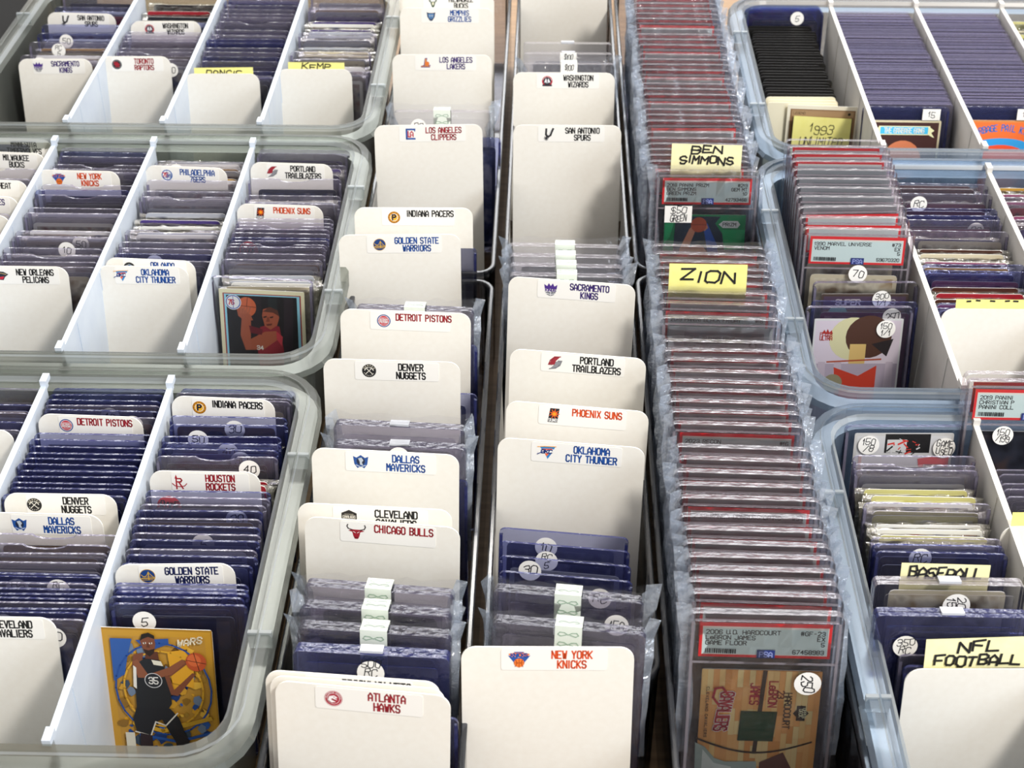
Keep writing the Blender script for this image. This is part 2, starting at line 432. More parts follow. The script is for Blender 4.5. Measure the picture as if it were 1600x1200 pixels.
def lg_nop(a):
    a.poly([(-1.2, .3), (-.3, .75), (.4, .7), (1.2, .25), (.6, -.2), (.3, -.75), (-.4, -.7), (-.8, -.1)], '1a2230'); a.poly([(-.8, -.3), (.5, -.1), (.2, -.6), (-.3, -.6)], 'c8203a'); a.line([(-.7, .3), (0, .45), (.8, .25)], .12, 'b9a16c')
def lg_min(a): a.disc(0, 0, 1, '12284a'); a.disc(0, 0, .75, '5b83a8'); a.poly([(-.5, .3), (0, .75), (.5, .3), (.25, -.5), (-.25, -.5)], 'dfe6ea')
def lg_mil(a):
    g = '1f4630'; a.line([(-.9, 1), (-.7, .3), (-.3, .1)], .16, g); a.line([(.9, 1), (.7, .3), (.3, .1)], .16, g); a.line([(-.5, .9), (-.55, .3)], .12, g); a.line([(.5, .9), (.55, .3)], .12, g)
    a.poly([(-.55, .25), (.55, .25), (.3, -.7), (0, -1), (-.3, -.7)], g); a.poly([(-.25, .1), (.25, .1), (.12, -.5), (-.12, -.5)], 'e8e0c4')
def lg_mia(a): ball(a, 0, .1, .7, 'c8402e'); a.poly([(-.3, -1), (0, -.4), (.3, -1)], 'e8a33a')
def lg_ind(a):
    a.disc(0, 0, 1, 'd9941f'); a.ring(0, 0, .9, .07, '7a4a10'); a.disc(0, 0, .64, 'f3efe4'); a.disc(0, 0, .55, 'f0b429'); a.text('P', .0, -.42, .85, .5, 0, .24, '17203a')
    for t in range(12): a.disc(.79 * math.cos(t * .5236), .79 * math.sin(t * .5236), .06, '7a4a10', n=6)
def lg_hou(a):
    r = 'a8202e'; a.line([(-.4, -1), (-.4, .55), (.2, .55), (.35, .3), (.2, .05), (-.3, .05)], .2, r); a.line([(-.05, 0), (.45, -.95)], .2, r); a.poly([(-.6, .55), (-.4, 1.15), (-.2, .55)], r)
    a.line([(-.95, -.2), (-.6, -.55), (0, -.68), (.7, -.55), (1, -.2)], .12, r)
def lg_gsw(a):
    a.disc(0, 0, 1, 'd7a92a'); a.disc(0, 0, .93, '1a3f7e'); a.line([(-.85, -.38), (.85, -.3)], .12, 'e3b53a'); a.line([(.15, -.55), (.15, .6)], .11, 'e3b53a'); a.line([(-.8, .2), (-.4, -.15), (-.1, .1), (.15, .55), (.5, .1), (.85, -.2)], .07, 'e3b53a')
    for x in (-.6, -.4, -.2, 0, .35, .5, .65): a.line([(x, -.36), (x, .02)], .04, 'e3b53a')
    a.line([(-.6, -.55), (.65, -.5)], .07, 'e3b53a')
def lg_det(a):
    a.disc(0, 0, 1, '1f3f86'); a.disc(0, 0, .86, 'e4e4e8'); a.disc(0, 0, .78, 'c32f3c'); a.text('DETROIT', 0, .06, .26, .15, .05, .06, 'f0f0f0'); a.text('PISTONS', 0, -.32, .3, .15, .05, .07, 'f0f0f0')
    for z in (.48, -.52): a.line([(-.5, z), (.5, z)], .05, 'e4e4e8')
def lg_den(a):
    a.disc(0, 0, 1, '1c1c1e'); a.ring(0, 0, .94, .05, '44423c'); ringtext(a, 'DENVER', .68, .22, 'e0d8c0'); w = 'e6e2d6'
    a.line([(-.5, -.5), (.4, .4)], .1, w); a.line([(.5, -.5), (-.4, .4)], .1, w); a.line([(-.6, .1), (-.42, .42), (-.1, .5)], .12, w); a.line([(.6, .1), (.42, .42), (.1, .5)], .12, w)
    for t in range(7): a.disc(.72 * math.cos(3.6 + t * .35), .72 * math.sin(3.6 + t * .35), .06, w, n=6)
def lg_dal(a):
    b = '1f4f96'; a.poly([(-1, .75), (-.55, .55), (0, .95), (.55, .55), (1, .75), (.85, -.35), (.45, -.95), (0, -.7), (-.45, -.95), (-.85, -.35)], b); a.disc(0, .05, .55, '16233f')
    a.poly([(-.35, .45), (.1, .6), (.35, .2), (.15, -.1), (.3, -.55), (-.1, -.45), (-.15, 0)], 'b9c2cc'); a.line([(-.6, -.5), (0, -.78), (.6, -.5)], .1, 'c9d0d8')
def lg_cle(a): a.poly([(-.95, .55), (0, 1), (.95, .55), (.95, -.55), (.6, -.85), (-.6, -.85), (-.95, -.55)], '1e1c1c'); a.text('CAVALIERS', 0, -.15, .36, .14, .05, .07, 'e9e4d8'); a.line([(-.55, .4), (.55, .4)], .07, 'b8b0a0'); a.line([(-.6, -.42), (.6, -.42)], .07, 'b8b0a0')
def lg_lac(a):
    a.line([(.75, .85), (-.7, .85), (-.7, -.85), (.75, -.85)], .3, '1d4f9e'); a.text('L', -.2, -.5, 1, .45, 0, .2, 'c8203a'); a.text('A', .2, -.5, 1, .5, 0, .17, 'c8203a'); a.line([(.75, .55), (.75, .85)], .2, '1d4f9e')
def lg_lal(a):
    a.poly([(-.15, .95), (.35, 1), (.1, -.35), (.95, -.35), (.8, -.85), (-.95, -.85), (-.8, -.5), (-.35, -.4)], '53307e'); a.poly([(-.05, .8), (.2, .85), (-.05, -.5), (-.2, -.45)], 'e8982c'); a.disc(.3, -.1, .42, 'e0782c'); a.line([(-.9, -.6), (.8, -.6)], .12, 'e8982c')
def lg_mem(a):
    a.poly([(-.9, .75), (-.4, .6), (.4, .6), (.9, .75), (.75, -.2), (.3, -.9), (0, -1.05), (-.3, -.9), (-.75, -.2)], '1c2f52'); a.poly([(-.6, .4), (.6, .4), (.45, -.3), (0, -.7), (-.45, -.3)], '5f8fc4')
    a.poly([(-.35, .15), (-.05, .05), (-.3, -.05)], 'e8c860'); a.poly([(.35, .15), (.05, .05), (.3, -.05)], 'e8c860'); a.poly([(-.2, -.25), (.2, -.25), (0, -.55)], '1c2f52')
def lg_chi(a):
    r = '9c1c2c'; a.poly([(-.55, .35), (-1, .15), (-.5, .0), (-.38, -.55), (-.2, -.95), (.2, -.95), (.38, -.55), (.5, 0), (1, .15), (.55, .35)], r)
    for sx in (-1, 1): a.line([(sx * .5, .3), (sx * 1, .45), (sx * 1.15, .75), (sx * 1.05, 1)], .13, '2c2226'); a.line([(sx * .12, -.1), (sx * .36, .05)], .08, 'e8e0dc')
    a.line([(-.16, -.75), (.16, -.75)], .1, '5c0c18')
def lg_bkn(a): a.poly([(-.95, .75), (0, 1), (.95, .75), (.85, -.4), (0, -1.05), (-.85, -.4)], '1a1a1c'); a.text('NETS', 0, .25, .5, .3, .1, .13, 'eeeeee'); a.disc(0, -.3, .4, 'eeeeee'); a.disc(0, -.3, .3, '1a1a1c')
def lg_atl(a):
    r = 'b01f38'; a.disc(0, 0, 1, r); a.ring(0, 0, .93, .05, 'f0e4e4'); a.ring(0, 0, .68, .05, 'f0e4e4'); ringtext(a, 'ATLANTA HAWKS', .74, .17, 'f0e4e4', 170, 10)
    a.poly([(-.58, -.15), (-.45, .35), (.1, .5), (.5, .2), (.2, .12), (.5, -.1), (.1, -.02), (-.1, .1), (-.25, -.05), (.3, -.35), (-.2, -.45)], 'f4eeee'); a.disc(.1, .27, .07, r, n=8)
LG = {k[3:]: v for k, v in list(globals().items()) if k.startswith('lg_')}


# ---------------------------------------------------------------- divider cards with name stickers
PLATE = {}


def divider(w, h, rt, TL, TR, lean, floor, lines, col, logo, label, grp, u0=.23, u1=.845, ul=.335, ut=.64, th=.0044):
    key = (round(w, 4), round(h, 4))
    if key not in PLATE:
        mb = MB(); mb.plate(rrect(w, h, rt, .002, 6), -.0004, .0004, M_CARD, M_CARDE); PLATE[key] = mb.mesh('divider_sheet')
    r = root('divider_card', label, 'divider', grp)
    link('sheet', PLATE[key], r)
    if lines:
        mb = MB(); x0 = -w / 2 + u0 * w; x1 = -w / 2 + u1 * w; zt = h - .0010; zb = h - .0138
        mb.plate([(p + (x0 + x1) / 2, q + zb) for p, q in rrect(x1 - x0, zt - zb, .0012, .0012, 2)], -.00062, -.00042, M_STK, M_STK)
        a = Art(mb, -.00064, .00003); xt = -w / 2 + ut * w
        tw = .0019 if w > .08 else .0018; gp = .00085 if w > .08 else .0008
        for k, s in enumerate(lines): a.text(s, xt, h - .0066 - k * .0058, th, tw, gp, .00086, col)
        st = link('name_sticker', mb.mesh('name_sticker'), r)
        mb = MB(); a = Art(mb, -.00067, .00003); a.at(-w / 2 + ul * w, h - .0074, .0046 if w > .08 else .0045)
        if logo: LG[logo](a); em = link('emblem', mb.mesh('emblem'), st)
    z = floor + h * math.cos(lean)
    A, B = P(*TL, z), P(*TR, z); mid = (A + B) / 2
    yaw = max(-.11, min(.11, math.atan2(B.y - A.y, B.x - A.x)))
    roll = 0
    b = pose(r, mid, h, lean, yaw, roll)
    return r, b.y


# ---------------------------------------------------------------- card faces, holders, slabs
def cardmat(name, border, cols, scale=70):
    m, t, out = nt(name); N = t.nodes.new; L = t.links.new
    p = N('ShaderNodeBsdfPrincipled'); p.inputs['Roughness'].default_value = .3
    tc = N('ShaderNodeTexCoord'); sp = N('ShaderNodeSeparateXYZ'); L(tc.outputs['Object'], sp.inputs[0])
    ax = N('ShaderNodeMath'); ax.operation = 'ABSOLUTE'; L(sp.outputs[0], ax.inputs[0])
    bx = N('ShaderNodeMath'); bx.operation = 'GREATER_THAN'; bx.inputs[1].default_value = .0288; L(ax.outputs[0], bx.inputs[0])
    az = N('ShaderNodeMath'); az.operation = 'SUBTRACT'; az.inputs[1].default_value = .0445; L(sp.outputs[2], az.inputs[0])
    ab = N('ShaderNodeMath'); ab.operation = 'ABSOLUTE'; L(az.outputs[0], ab.inputs[0])
    bz = N('ShaderNodeMath'); bz.operation = 'GREATER_THAN'; bz.inputs[1].default_value = .0415; L(ab.outputs[0], bz.inputs[0])
    mx = N('ShaderNodeMath'); mx.operation = 'MAXIMUM'; L(bx.outputs[0], mx.inputs[0]); L(bz.outputs[0], mx.inputs[1])
    oi = N('ShaderNodeObjectInfo'); nz = N('ShaderNodeTexNoise'); nz.noise_dimensions = '4D'; nz.inputs['Scale'].default_value = scale; nz.inputs['Detail'].default_value = 2
    mu = N('ShaderNodeMath'); mu.operation = 'MULTIPLY'; mu.inputs[1].default_value = 20; L(oi.outputs['Random'], mu.inputs[0]); L(mu.outputs[0], nz.inputs['W'])
    L(tc.outputs['Object'], nz.inputs['Vector'])
    cr = N('ShaderNodeValToRGB'); el = cr.color_ramp.elements
    el[0].position = .32; el[1].position = .68; el[0].color = lin(cols[0]); el[1].color = lin(cols[-1])
    for k, c in enumerate(cols[1:-1]): e = el.new(.32 + .36 * (k + 1) / (len(cols) - 1)); e.color = lin(c)
    L(nz.outputs[0], cr.inputs[0])
    mi = N('ShaderNodeMix'); mi.data_type = 'RGBA'; L(mx.outputs[0], mi.inputs[0]); L(cr.outputs[0], mi.inputs[6]); mi.inputs[7].default_value = lin(border)
    L(mi.outputs[2], p.inputs['Base Color']); L(p.outputs[0], out.inputs[0])
    return m


CM = {'white': cardmat('card_white_border', 'ecebe6', ['2c3a66', 'b9b2a8', '7a2a2a']), 'dark': cardmat('card_dark', '1b1c24', ['14151c', '2c2f3c', '4a3c3a']),
      'navy': cardmat('card_navy', '222c50', ['1c2442', '3f4c7c', 'b9b9c8']), 'red': cardmat('card_red', 'a02430', ['6a1420', 'b8323c', '2a1a22']),
      'silver': cardmat('card_silver', 'b8bcc6', ['8c92a2', 'd4d6de', '6a6e84']), 'gold': cardmat('card_gold', 'b98c34', ['5a3c14', 'd8aa4c', '2a2630']),
      'purple': cardmat('card_purple', '4a3a7c', ['2c2450', '6a5a9c', 'a89cc0']), 'green': cardmat('card_green', '2c6a50', ['1a3c30', '5a8c74', 'c8d0c0']),
      'tan': cardmat('card_tan', 'd8cdb0', ['a88c60', 'e4dcc4', '6c5840']), 'yellow': cardmat('card_yellow', 'd0ca86', ['b8b03a', 'e8e49a', 'f0eee0']),
      'brown': cardmat('card_brown', '4a2c24', ['3a2420', '7a4a34', 'a86a4a']), 'magenta': cardmat('card_magenta', '8c4a6a', ['5a2c4c', 'b07a94', 'd0a8a8'])}
MIX = {'blue': ['navy', 'dark', 'dark', 'navy', 'silver', 'purple', 'white'], 'mixed': ['dark', 'navy', 'white', 'red', 'silver', 'gold', 'purple', 'dark'],
       'pale': ['silver', 'white', 'silver', 'tan', 'white', 'gold'], 'gray': ['dark', 'silver', 'dark', 'tan', 'silver'], 'dark': ['dark', 'dark', 'navy'],
       'purple': ['purple', 'dark', 'purple', 'navy'], 'hot': ['magenta', 'red', 'brown', 'gold', 'purple', 'magenta', 'tan'], 'yellow': ['yellow', 'tan', 'white', 'yellow'],
       'white': ['white', 'white', 'silver', 'tan'], 'glare': ['silver', 'purple', 'white', 'silver', 'purple']}

CW, CH = .0635, .0889
def plate_mesh(name, out, t, mf, me): mb = MB(); mb.plate(out, -t / 2, t / 2, mf, me); return mb.mesh(name)
ME_CARD = plate_mesh('card', rrect(CW, CH, .0025, .0025, 2), .0006, CM['dark'], M_WHITE)
ME_BCARD = plate_mesh('black_card', rrect(CW, CH, .0032, .0032, 3), .0012, ink('100f0e', .35), ink('1d1a16', .4))
ME_TCARD = plate_mesh('cream_card', rrect(CW, CH, .0032, .0032, 3), .0009, ink('e9e2c8', .4), ink('f0ead6', .4))


def holder_mesh(t, mf, me, notch=0.0):
    mb = MB(); o = rrect(.0762, .1016, .0035, .002, 3, 0, notch); mb.plate(o, -t / 2, t / 2, mf, me)
    # raised moulded edge strips down both sides
    for sx in (-1, 1): mb.box(sx * .0369 - .0009, sx * .0369 + .0009, -t / 2 - .00025, t / 2 + .00025, .003, .0975, me)
    return mb.mesh('holder')


ME_HOLD = holder_mesh(.0017, M_TOP, M_TOPE)
ME_HOLDB = holder_mesh(.0019, M_BLUE, M_BLUEE)
ME_HOLDT = holder_mesh(.0042, M_SLAB, M_TOPE)
ME_HOLDN = holder_mesh(.0017, M_TOP, M_TOPE, .0028)


def sleeve_mesh(w, h, t, ear, seed, mat, rough=.0006, nx=12, nz=12, fold=0):
    rn = random.Random(seed); mb = MB(); G = []
    for side in (-1, 1):
        g = []
        for j in range(nz + 1):
            v = j / nz; row = []
            for i in range(nx + 1):
                u = -1 + 2 * i / nx; e = abs(u) ** 6
                x = u * w / 2; z = v * h
                y = side * (t / 2 + .0003) * (1 - e) * (1 - .85 * max(0, (v - .955) / .045))
                if v > .3:
                    y += rn.uniform(-rough, rough) * (.4 + v) * (.3 if abs(u) < .1 else 1)
                    z += rn.uniform(-rough, rough) * (2.2 if j == nz else .6)
                if abs(u) > .8:
                    x += rn.uniform(-1, 1) * ear * .35 * v
                    if v > .86: x += math.copysign(ear * (v - .86) / .14 * rn.uniform(.2, 1), u); z += ear * .5 * rn.uniform(-1, 1); y += rn.uniform(-1, 1) * ear * .5
                if fold and j == nz: y += fold * rn.uniform(.5, 1.1); z -= h / nz * .86
                row.append((x, y, z))
            g.append(row)
        G.append(g)
    for i in range(nx + 1):                      # the two sheets meet at the bottom and along both sides
        pass
    for j in range(nz + 1):
        for i in (0, nx): G[1][j][i] = G[0][j][i]
    for g in G:
        for j in range(nz):
            for i in range(nx): mb.face([g[j][i], g[j][i + 1], g[j + 1][i + 1], g[j + 1][i]], M_SEAM if (mat is M_CELLO and (i in (0, nx - 1) and j > 3)) else (M_CRIMP if mat is M_CELLO2 and (j == nz - 1 or i in (0, nx - 1)) else mat))
    return mb.mesh('sleeve')


SL_SLAB = [sleeve_mesh(.088, .1395, .0056, .0052, 11 + k, M_CELLO) for k in range(5)]
SL_MAG = [sleeve_mesh(.089, .128, .0092, .006, 31 + k, M_CELLO) for k in range(4)]
SL_CARD = [sleeve_mesh(.0725, .0985, .0014, .003, 51 + k, M_CELLO2, .0006, 10, 10, .004) for k in range(6)]


def sticker_mesh(lines, shape='round', c='f4f2ee', r=.0066, rot=0):
    mb = MB(); a = Art(mb, 0, .00004)
    if shape == 'round': a.disc(0, 0, r, c)
    else: a.rect(-r * 1.25, -r * .8, r * 1.25, r * .8, c)
    n = len(lines); hh = r * (.62 if n > 1 else .8)
    for k, s in enumerate(lines):
        wz = min(hh * .62, 1.5 * r / max(1, len(s)) * .76)
        zz = (n / 2 - k) * hh * 1.25 - hh * 1.1
        if rot: a.scrawl(s, -math.sin(rot) * zz, 0 * zz, hh, wz, rot=rot)
        else: a.scrawl(s, 0, zz, hh, wz)
    return mb.mesh('price_sticker')


ST = {k: sticker_mesh(v.split('|')) for k, v in {'rc': 'RC', 'five': '5', 'ten': '10', 'twenty': '20', 'rc2': 'RC|5', 'three': '30', 'forty': '40', 'fif': '50'}.items()}
ST_RED = sticker_mesh(['RARE'], 'round', 'd8343e', .0075)
ST_TAG = sticker_mesh(['$25'], 'tag', 'e9e7e2', .0058)


def sticker(parent, mesh, x, z, y, label=None):
    o = link('price_sticker', mesh, parent); o.location = (x, y, z)
    if label: o['label'] = label
    return o


def toploader(label, grp, cm='dark', blue=False, sticky=None, rn=random, thick=False):
    r = root('card_toploader', label, 'card holder', grp)
    link('holder', ME_HOLDT if thick else (ME_HOLDB if blue else (ME_HOLDN if rn.random() < .2 else ME_HOLD)), r)
    if cm:
        c = link('card', ME_CARD, r); c.location = (rn.uniform(-.002, .002), 0, rn.uniform(.0025, .0055)); setmat(c, 0, CM[cm])
    if sticky: sticker(r, sticky, rn.choice((-1, -.5, .2, .6, 1)) * .020, .0935 + rn.uniform(-.004, .001), -.0013 if not thick else -.0026)
    return r


def sleeved(label, grp, cm, rn=random):
    r = root('sleeved_card', label, 'sleeved card', grp)
    c = link('card', ME_CARD, r); c.location = (0, 0, rn.uniform(.001, .004)); setmat(c, 0, CM[cm])
    s = link('sleeve', rn.choice(SL_CARD), r)
    return r


# --- the graded slab
def slab_case():
    mb = MB(); o = rrect(.081, .136, .004, .004, 3)
    mb.plate(o, -.0027, -.0002, M_SLAB, M_SLABE); mb.plate(o, .0002, .0027, M_SLAB, M_SLABE)
    for sx in (-1, 1): mb.box(sx * .0382 - .0008, sx * .0382 + .0008, -.0031, -.00272, .005, .131, M_SLABE)   # raised frame
    mb.box(-.0374, .0374, -.0031, -.00272, .1315, .1327, M_SLABE); mb.box(-.0374, .0374, -.0031, -.00272, .1056, .1068, M_SLABE)
    return mb.mesh('slab_case')


ME_SLAB = slab_case()
RED, PALE, BLK = 'ee2a30', 'ddf2f1', '12161a'


def psa_label(left=(), right=(), serial=None, grey=False):
    mb = MB(); a = Art(mb, -.00278 + .0006, .00003)
    zb, zt, w = .1092, .1302, .0345
    mb.plate([(-w, zb), (w, zb), (w, zt), (-w, zt)], a.y, a.y + .0003, ink(RED if not grey else '8d9196'), ink(RED if not grey else '8d9196'))
    if grey:
        a.rect(-w, zb, w, zt, '9aa0a4'); a.rect(-.024, zb + .001, .029, zt - .004, '82888c')
        for k, s in enumerate(left): a.text(s, -.020, zt - .0085 - k * .0032, .0018, .0012, .0005, .0003, '2a2c30', 'l')
        a.text('9', .022, zb + .003, .0075, .0042, .001, .0011, '101114')
        return mb.mesh('label')
    a.rect(-w + .0016, zb + .0016, w - .0016, zt - .0022, 'f3ece4'); a.rect(-w + .002, zb + .002, w - .002, zt - .0034, PALE)
    for k, s in enumerate(left): a.text(s, -w + .0035, zt - .0068 - k * .0033, .0024, .00165, .0006, .00044, BLK, 'l')
    for k, s in enumerate(right): a.text(s, w - .0035, zt - .0068 - k * .0033, .0024, .0016, .0006, .00044, BLK, 'r')
    if serial: a.text(serial, w - .0035, zb + .0028, .0023, .0015, .0006, .00042, BLK, 'r')
    if left:
        rn = random.Random(3); x = -w + .0035
        while x < -w + .020: ww = rn.uniform(.0003, .0008); a.rect(x, zb + .0026, x + ww, zb + .0054, BLK); x += ww + rn.uniform(.0003, .0006)
        a.rect(-.004, zb + .0002, .0055, zb + .0052, '1f2f6e'); a.text('PSA', .0008, zb + .001, .003, .0018, .0006, .0006, '8f9ad0')
    return mb.mesh('label')


LB_PLAIN = psa_label()


def slab(label, grp, lab=None, sleeve=True, cm=None, rn=random):
    r = root('graded_card_slab', label, 'graded card', grp)
    link('case', ME_SLAB, r); link('label', lab or LB_PLAIN, r)
    if cm: c = link('card', ME_CARD, r); c.location = (0, 0, .0115); setmat(c, 0, CM[cm])
    if sleeve: s = link('sleeve', rn.choice(SL_SLAB), r)
    return r


# --- magnetic case
def mag_mesh(mf, me):
    mb = MB(); o = rrect(.0815, .122, .003, .003, 3)
    mb.plate(o, -.0043, -.0003, mf, me); mb.plate(o, .0003, .0043, mf, me)
    mb.plate(rrect(.070, .110, .002, .002, 2, .006), -.0047, -.00432, mf, me)
    mb.plate([(-.006, .1221), (.006, .1221), (.006, .1236), (-.006, .1236)], -.003, .003, ink('c6c9d0', .2), ink('c6c9d0', .2))
    return mb.mesh('magnetic_case')


ME_MAG = mag_mesh(M_TOP, M_MAGE); ME_MAGC = mag_mesh(M_SLAB, M_SLABE); ME_MAGB = mag_mesh(M_BLUE, M_BLUEE)


def tape_mesh():
    mb = MB(); w = .0072; c = ink('dfe6dc', .45); g = '8fae96'
    mb.box(-w, w, -.00505, .00505, .1238, .1242, c); mb.box(-w, w, -.0053, -.00505, .098, .1242, c); mb.box(-w, w, .00505, .0053, .108, .1242, c)
    a = Art(mb, -.0054)
    for z in (.119, .113, .107, .101):
        for sx in (-1, 1): a.line([(0, z), (sx * .002, z + .0012), (sx * .0045, z + .0014), (sx * .0055, z), (sx * .004, z - .001), (sx * .001, z)], .0004, g)
    # the same scroll on the folded-over top
    for yy in (-.002, .002):
        for sx in (-1, 1):
            pts = [(0, yy), (sx * .002, yy + .0012), (sx * .0045, yy + .0012), (sx * .0055, yy), (sx * .003, yy - .001)]
            for (ax, ay), (bx, by) in zip(pts, pts[1:]): mb.face([(ax, ay, .12425), (bx, by, .12425), (bx, by + .0004, .12425), (ax, ay + .0004, .12425)], ink(g))
    return mb.mesh('seal_tape')


ME_TAPE = tape_mesh()


def magcase(label, grp, body=None, tape=True, sleeve=True, cm='dark', st=None, cz=.016, rn=random):
    r = root('magnetic_card_case', label, 'card case', grp)
    link('case', body or ME_MAG, r); c = link('card', ME_CARD, r); c.location = (0, 0, cz); setmat(c, 0, CM[cm])
    if sleeve: link('sleeve', rn.choice(SL_MAG), r)
    if tape: t = link('seal_tape', ME_TAPE, r); t['label'] = 'pale green tape with printed scrolls'
    if st: sticker(r, st[0], st[1], st[2], -.0058)
    return r


def sticky(label, lines, TL, TR, z, h, mat, lean, hh, ww, sw, bend=.004, grp=None, x_off=0, col='17171a', zoff=.55):
    """a paper note standing upright behind a card; z = height of its top edge"""
    A, B = P(*TL, z), P(*TR, z); w = (B - A).length; mid = (A + B) / 2; yaw = math.atan2(B.y - A.y, B.x - A.x)
    mb = MB(); n = 8
    def yb(s): return -bend * math.sin(math.pi * min(1, max(0, s / h))) * .5 - bend * .6 * max(0, (s / h - .6))
    for k in range(n):
        s0, s1 = h * k / n, h * (k + 1) / n
        mb.face([(-w / 2, yb(s0), s0), (w / 2, yb(s0), s0), (w / 2, yb(s1), s1), (-w / 2, yb(s1), s1)], mat)
        mb.face([(-w / 2, yb(s0) + .00015, s0), (w / 2, yb(s0) + .00015, s0), (w / 2, yb(s1) + .00015, s1), (-w / 2, yb(s1) + .00015, s1)], mat)
    b0 = len(mb.v)
    a = Art(mb, -.0003)
    for k, s in enumerate(lines): a.scrawl(s, x_off, h * zoff - k * hh * 1.45, hh, min(ww, w * .84 / (len(s) * 1.32)), col, sw)
    mb.v = mb.v[:b0] + [(x, y + yb(zz), zz) for x, y, zz in mb.v[b0:]]
    o = tag(link('sticky_note', mb.mesh('sticky_note')), label, 'sticky note', grp)
    pose(o, mid, h, lean, yaw)
    return o


# ---------------------------------------------------------------- packing a row: anchors are placed, runs fill the space between
LEAN = math.radians(12)
FL = .0045


def place(o, xc, yb, lean, rn, floor=FL, yaw=0, dx=.0016):
    o.location = (xc + rn.uniform(-dx, dx), yb, floor); o.rotation_euler = (-lean + rn.uniform(-.014, .014), rn.uniform(-.006, .006), yaw + rn.uniform(-.012, .012))


def run(xc, y0, y1, n, style, anchor, where, rn, lean=LEAN, start=1, soft=0.0, blue=.15, sticky_p=.12, floor=FL):
    """n cards standing between the bottom positions y0 (front) and y1 (back)"""
    grp = f'cards behind the {anchor}'
    for k in range(n):
        y = y0 + (y1 - y0) * (k + .5 + rn.uniform(-.12, .12)) / n
        is_soft = rn.random() < soft; cm = rn.choice(MIX[style]); ow = ordw(start + k)
        st = rn.choice(list(ST.values())) if (not is_soft and rn.random() < sticky_p) else None
        d = 'in shiny sleeve' if is_soft else ('stickered rigid holder' if st else 'in rigid holder')
        lb = f'{ow} card behind the {anchor}, {d}'
        o = sleeved(lb, grp, cm, rn) if is_soft else toploader(lb, grp, cm, rn.random() < blue, st, rn)
        place(o, xc, y, lean, rn, floor)
    return start + n


def row(xc, ydrop, front, back, spec, where, seed, w=.068, h=.1065):
    """spec front to back: ('d', key, TL, TR, lines, colour, logo, text) or ('r', n, style, soft, blue, stickers)"""
    rn = random.Random(seed); anchor_y = front; anchor = None; cnt = 1; pend = []
    def flush(y1, end=.0025):
        nonlocal cnt
        if not pend: return
        tot = sum(p[1] for p in pend); y = anchor_y + .0025; span = (y1 - end - y)
        for p in pend:
            yy = y + span * p[1] / tot
            cnt = run(xc, y, yy, p[1], p[2], anchor, where, rn, start=cnt, soft=p[3], blue=p[4], sticky_p=p[5]); y = yy
        pend.clear()
    for s in spec:
        if s[0] == 'd':
            r, y = divider(w, h, .0085, s[1], s[2], LEAN, FL, s[3], s[4], s[5], s[6], 'divider cards of the ' + where, .2, .9, .27, .64)
            flush(y, .010); anchor_y = y; anchor = s[7]; cnt = 1
        elif s[0] == 'x':
            o, y = s[1](rn); flush(y); anchor_y = y + .002; anchor = s[2]; cnt = 1
        else: pend.append(s)
    flush(back)


NV, OR, RD, BL, PU, BK = '1a2352', 'd9501e', '9c1f2c', '1c4f9c', '3a2470', '161618'
def D_(TL, TR, l1, col, lg, where='left bins', extra=''):
    ls = l1.split('|'); city = ls[0] if len(ls) > 1 else ' '.join(ls[0].split()[:-1])
    if city == 'LOS ANGELES': city = ('purple' if col == PU else 'red') + ' LOS ANGELES'
    cn = {NV: 'dark blue', OR: 'orange', RD: 'dark red', BL: 'blue', PU: 'purple', BK: 'black'}[col]
    return ('d', TL, TR, ls, col, lg, f'white divider lettered {city} in {cn}, standing in the {where}{extra}', f'{city} divider of the {where}')


# ---- left bins, one row per compartment
CX = (-.2005, -.2845, -.3675, -.452)


# artworks on the cards that face the viewer
def art_card(parent, draw, base, z=.004, dy=0, t=.0006, name='card', gain=1.3):  # gain puts light lost to plastic and bin shade into the print colours
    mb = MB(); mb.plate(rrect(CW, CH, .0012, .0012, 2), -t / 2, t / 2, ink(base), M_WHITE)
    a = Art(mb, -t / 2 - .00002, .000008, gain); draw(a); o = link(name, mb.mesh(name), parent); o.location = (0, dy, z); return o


def px(x0, y0, sx, sy):
    """printing coordinates measured from the card's top left corner"""
    return lambda *pts: [(-CW / 2 + (x - x0) / sx / 1000, CH - (y - y0) / sy / 1000) for x, y in pts]


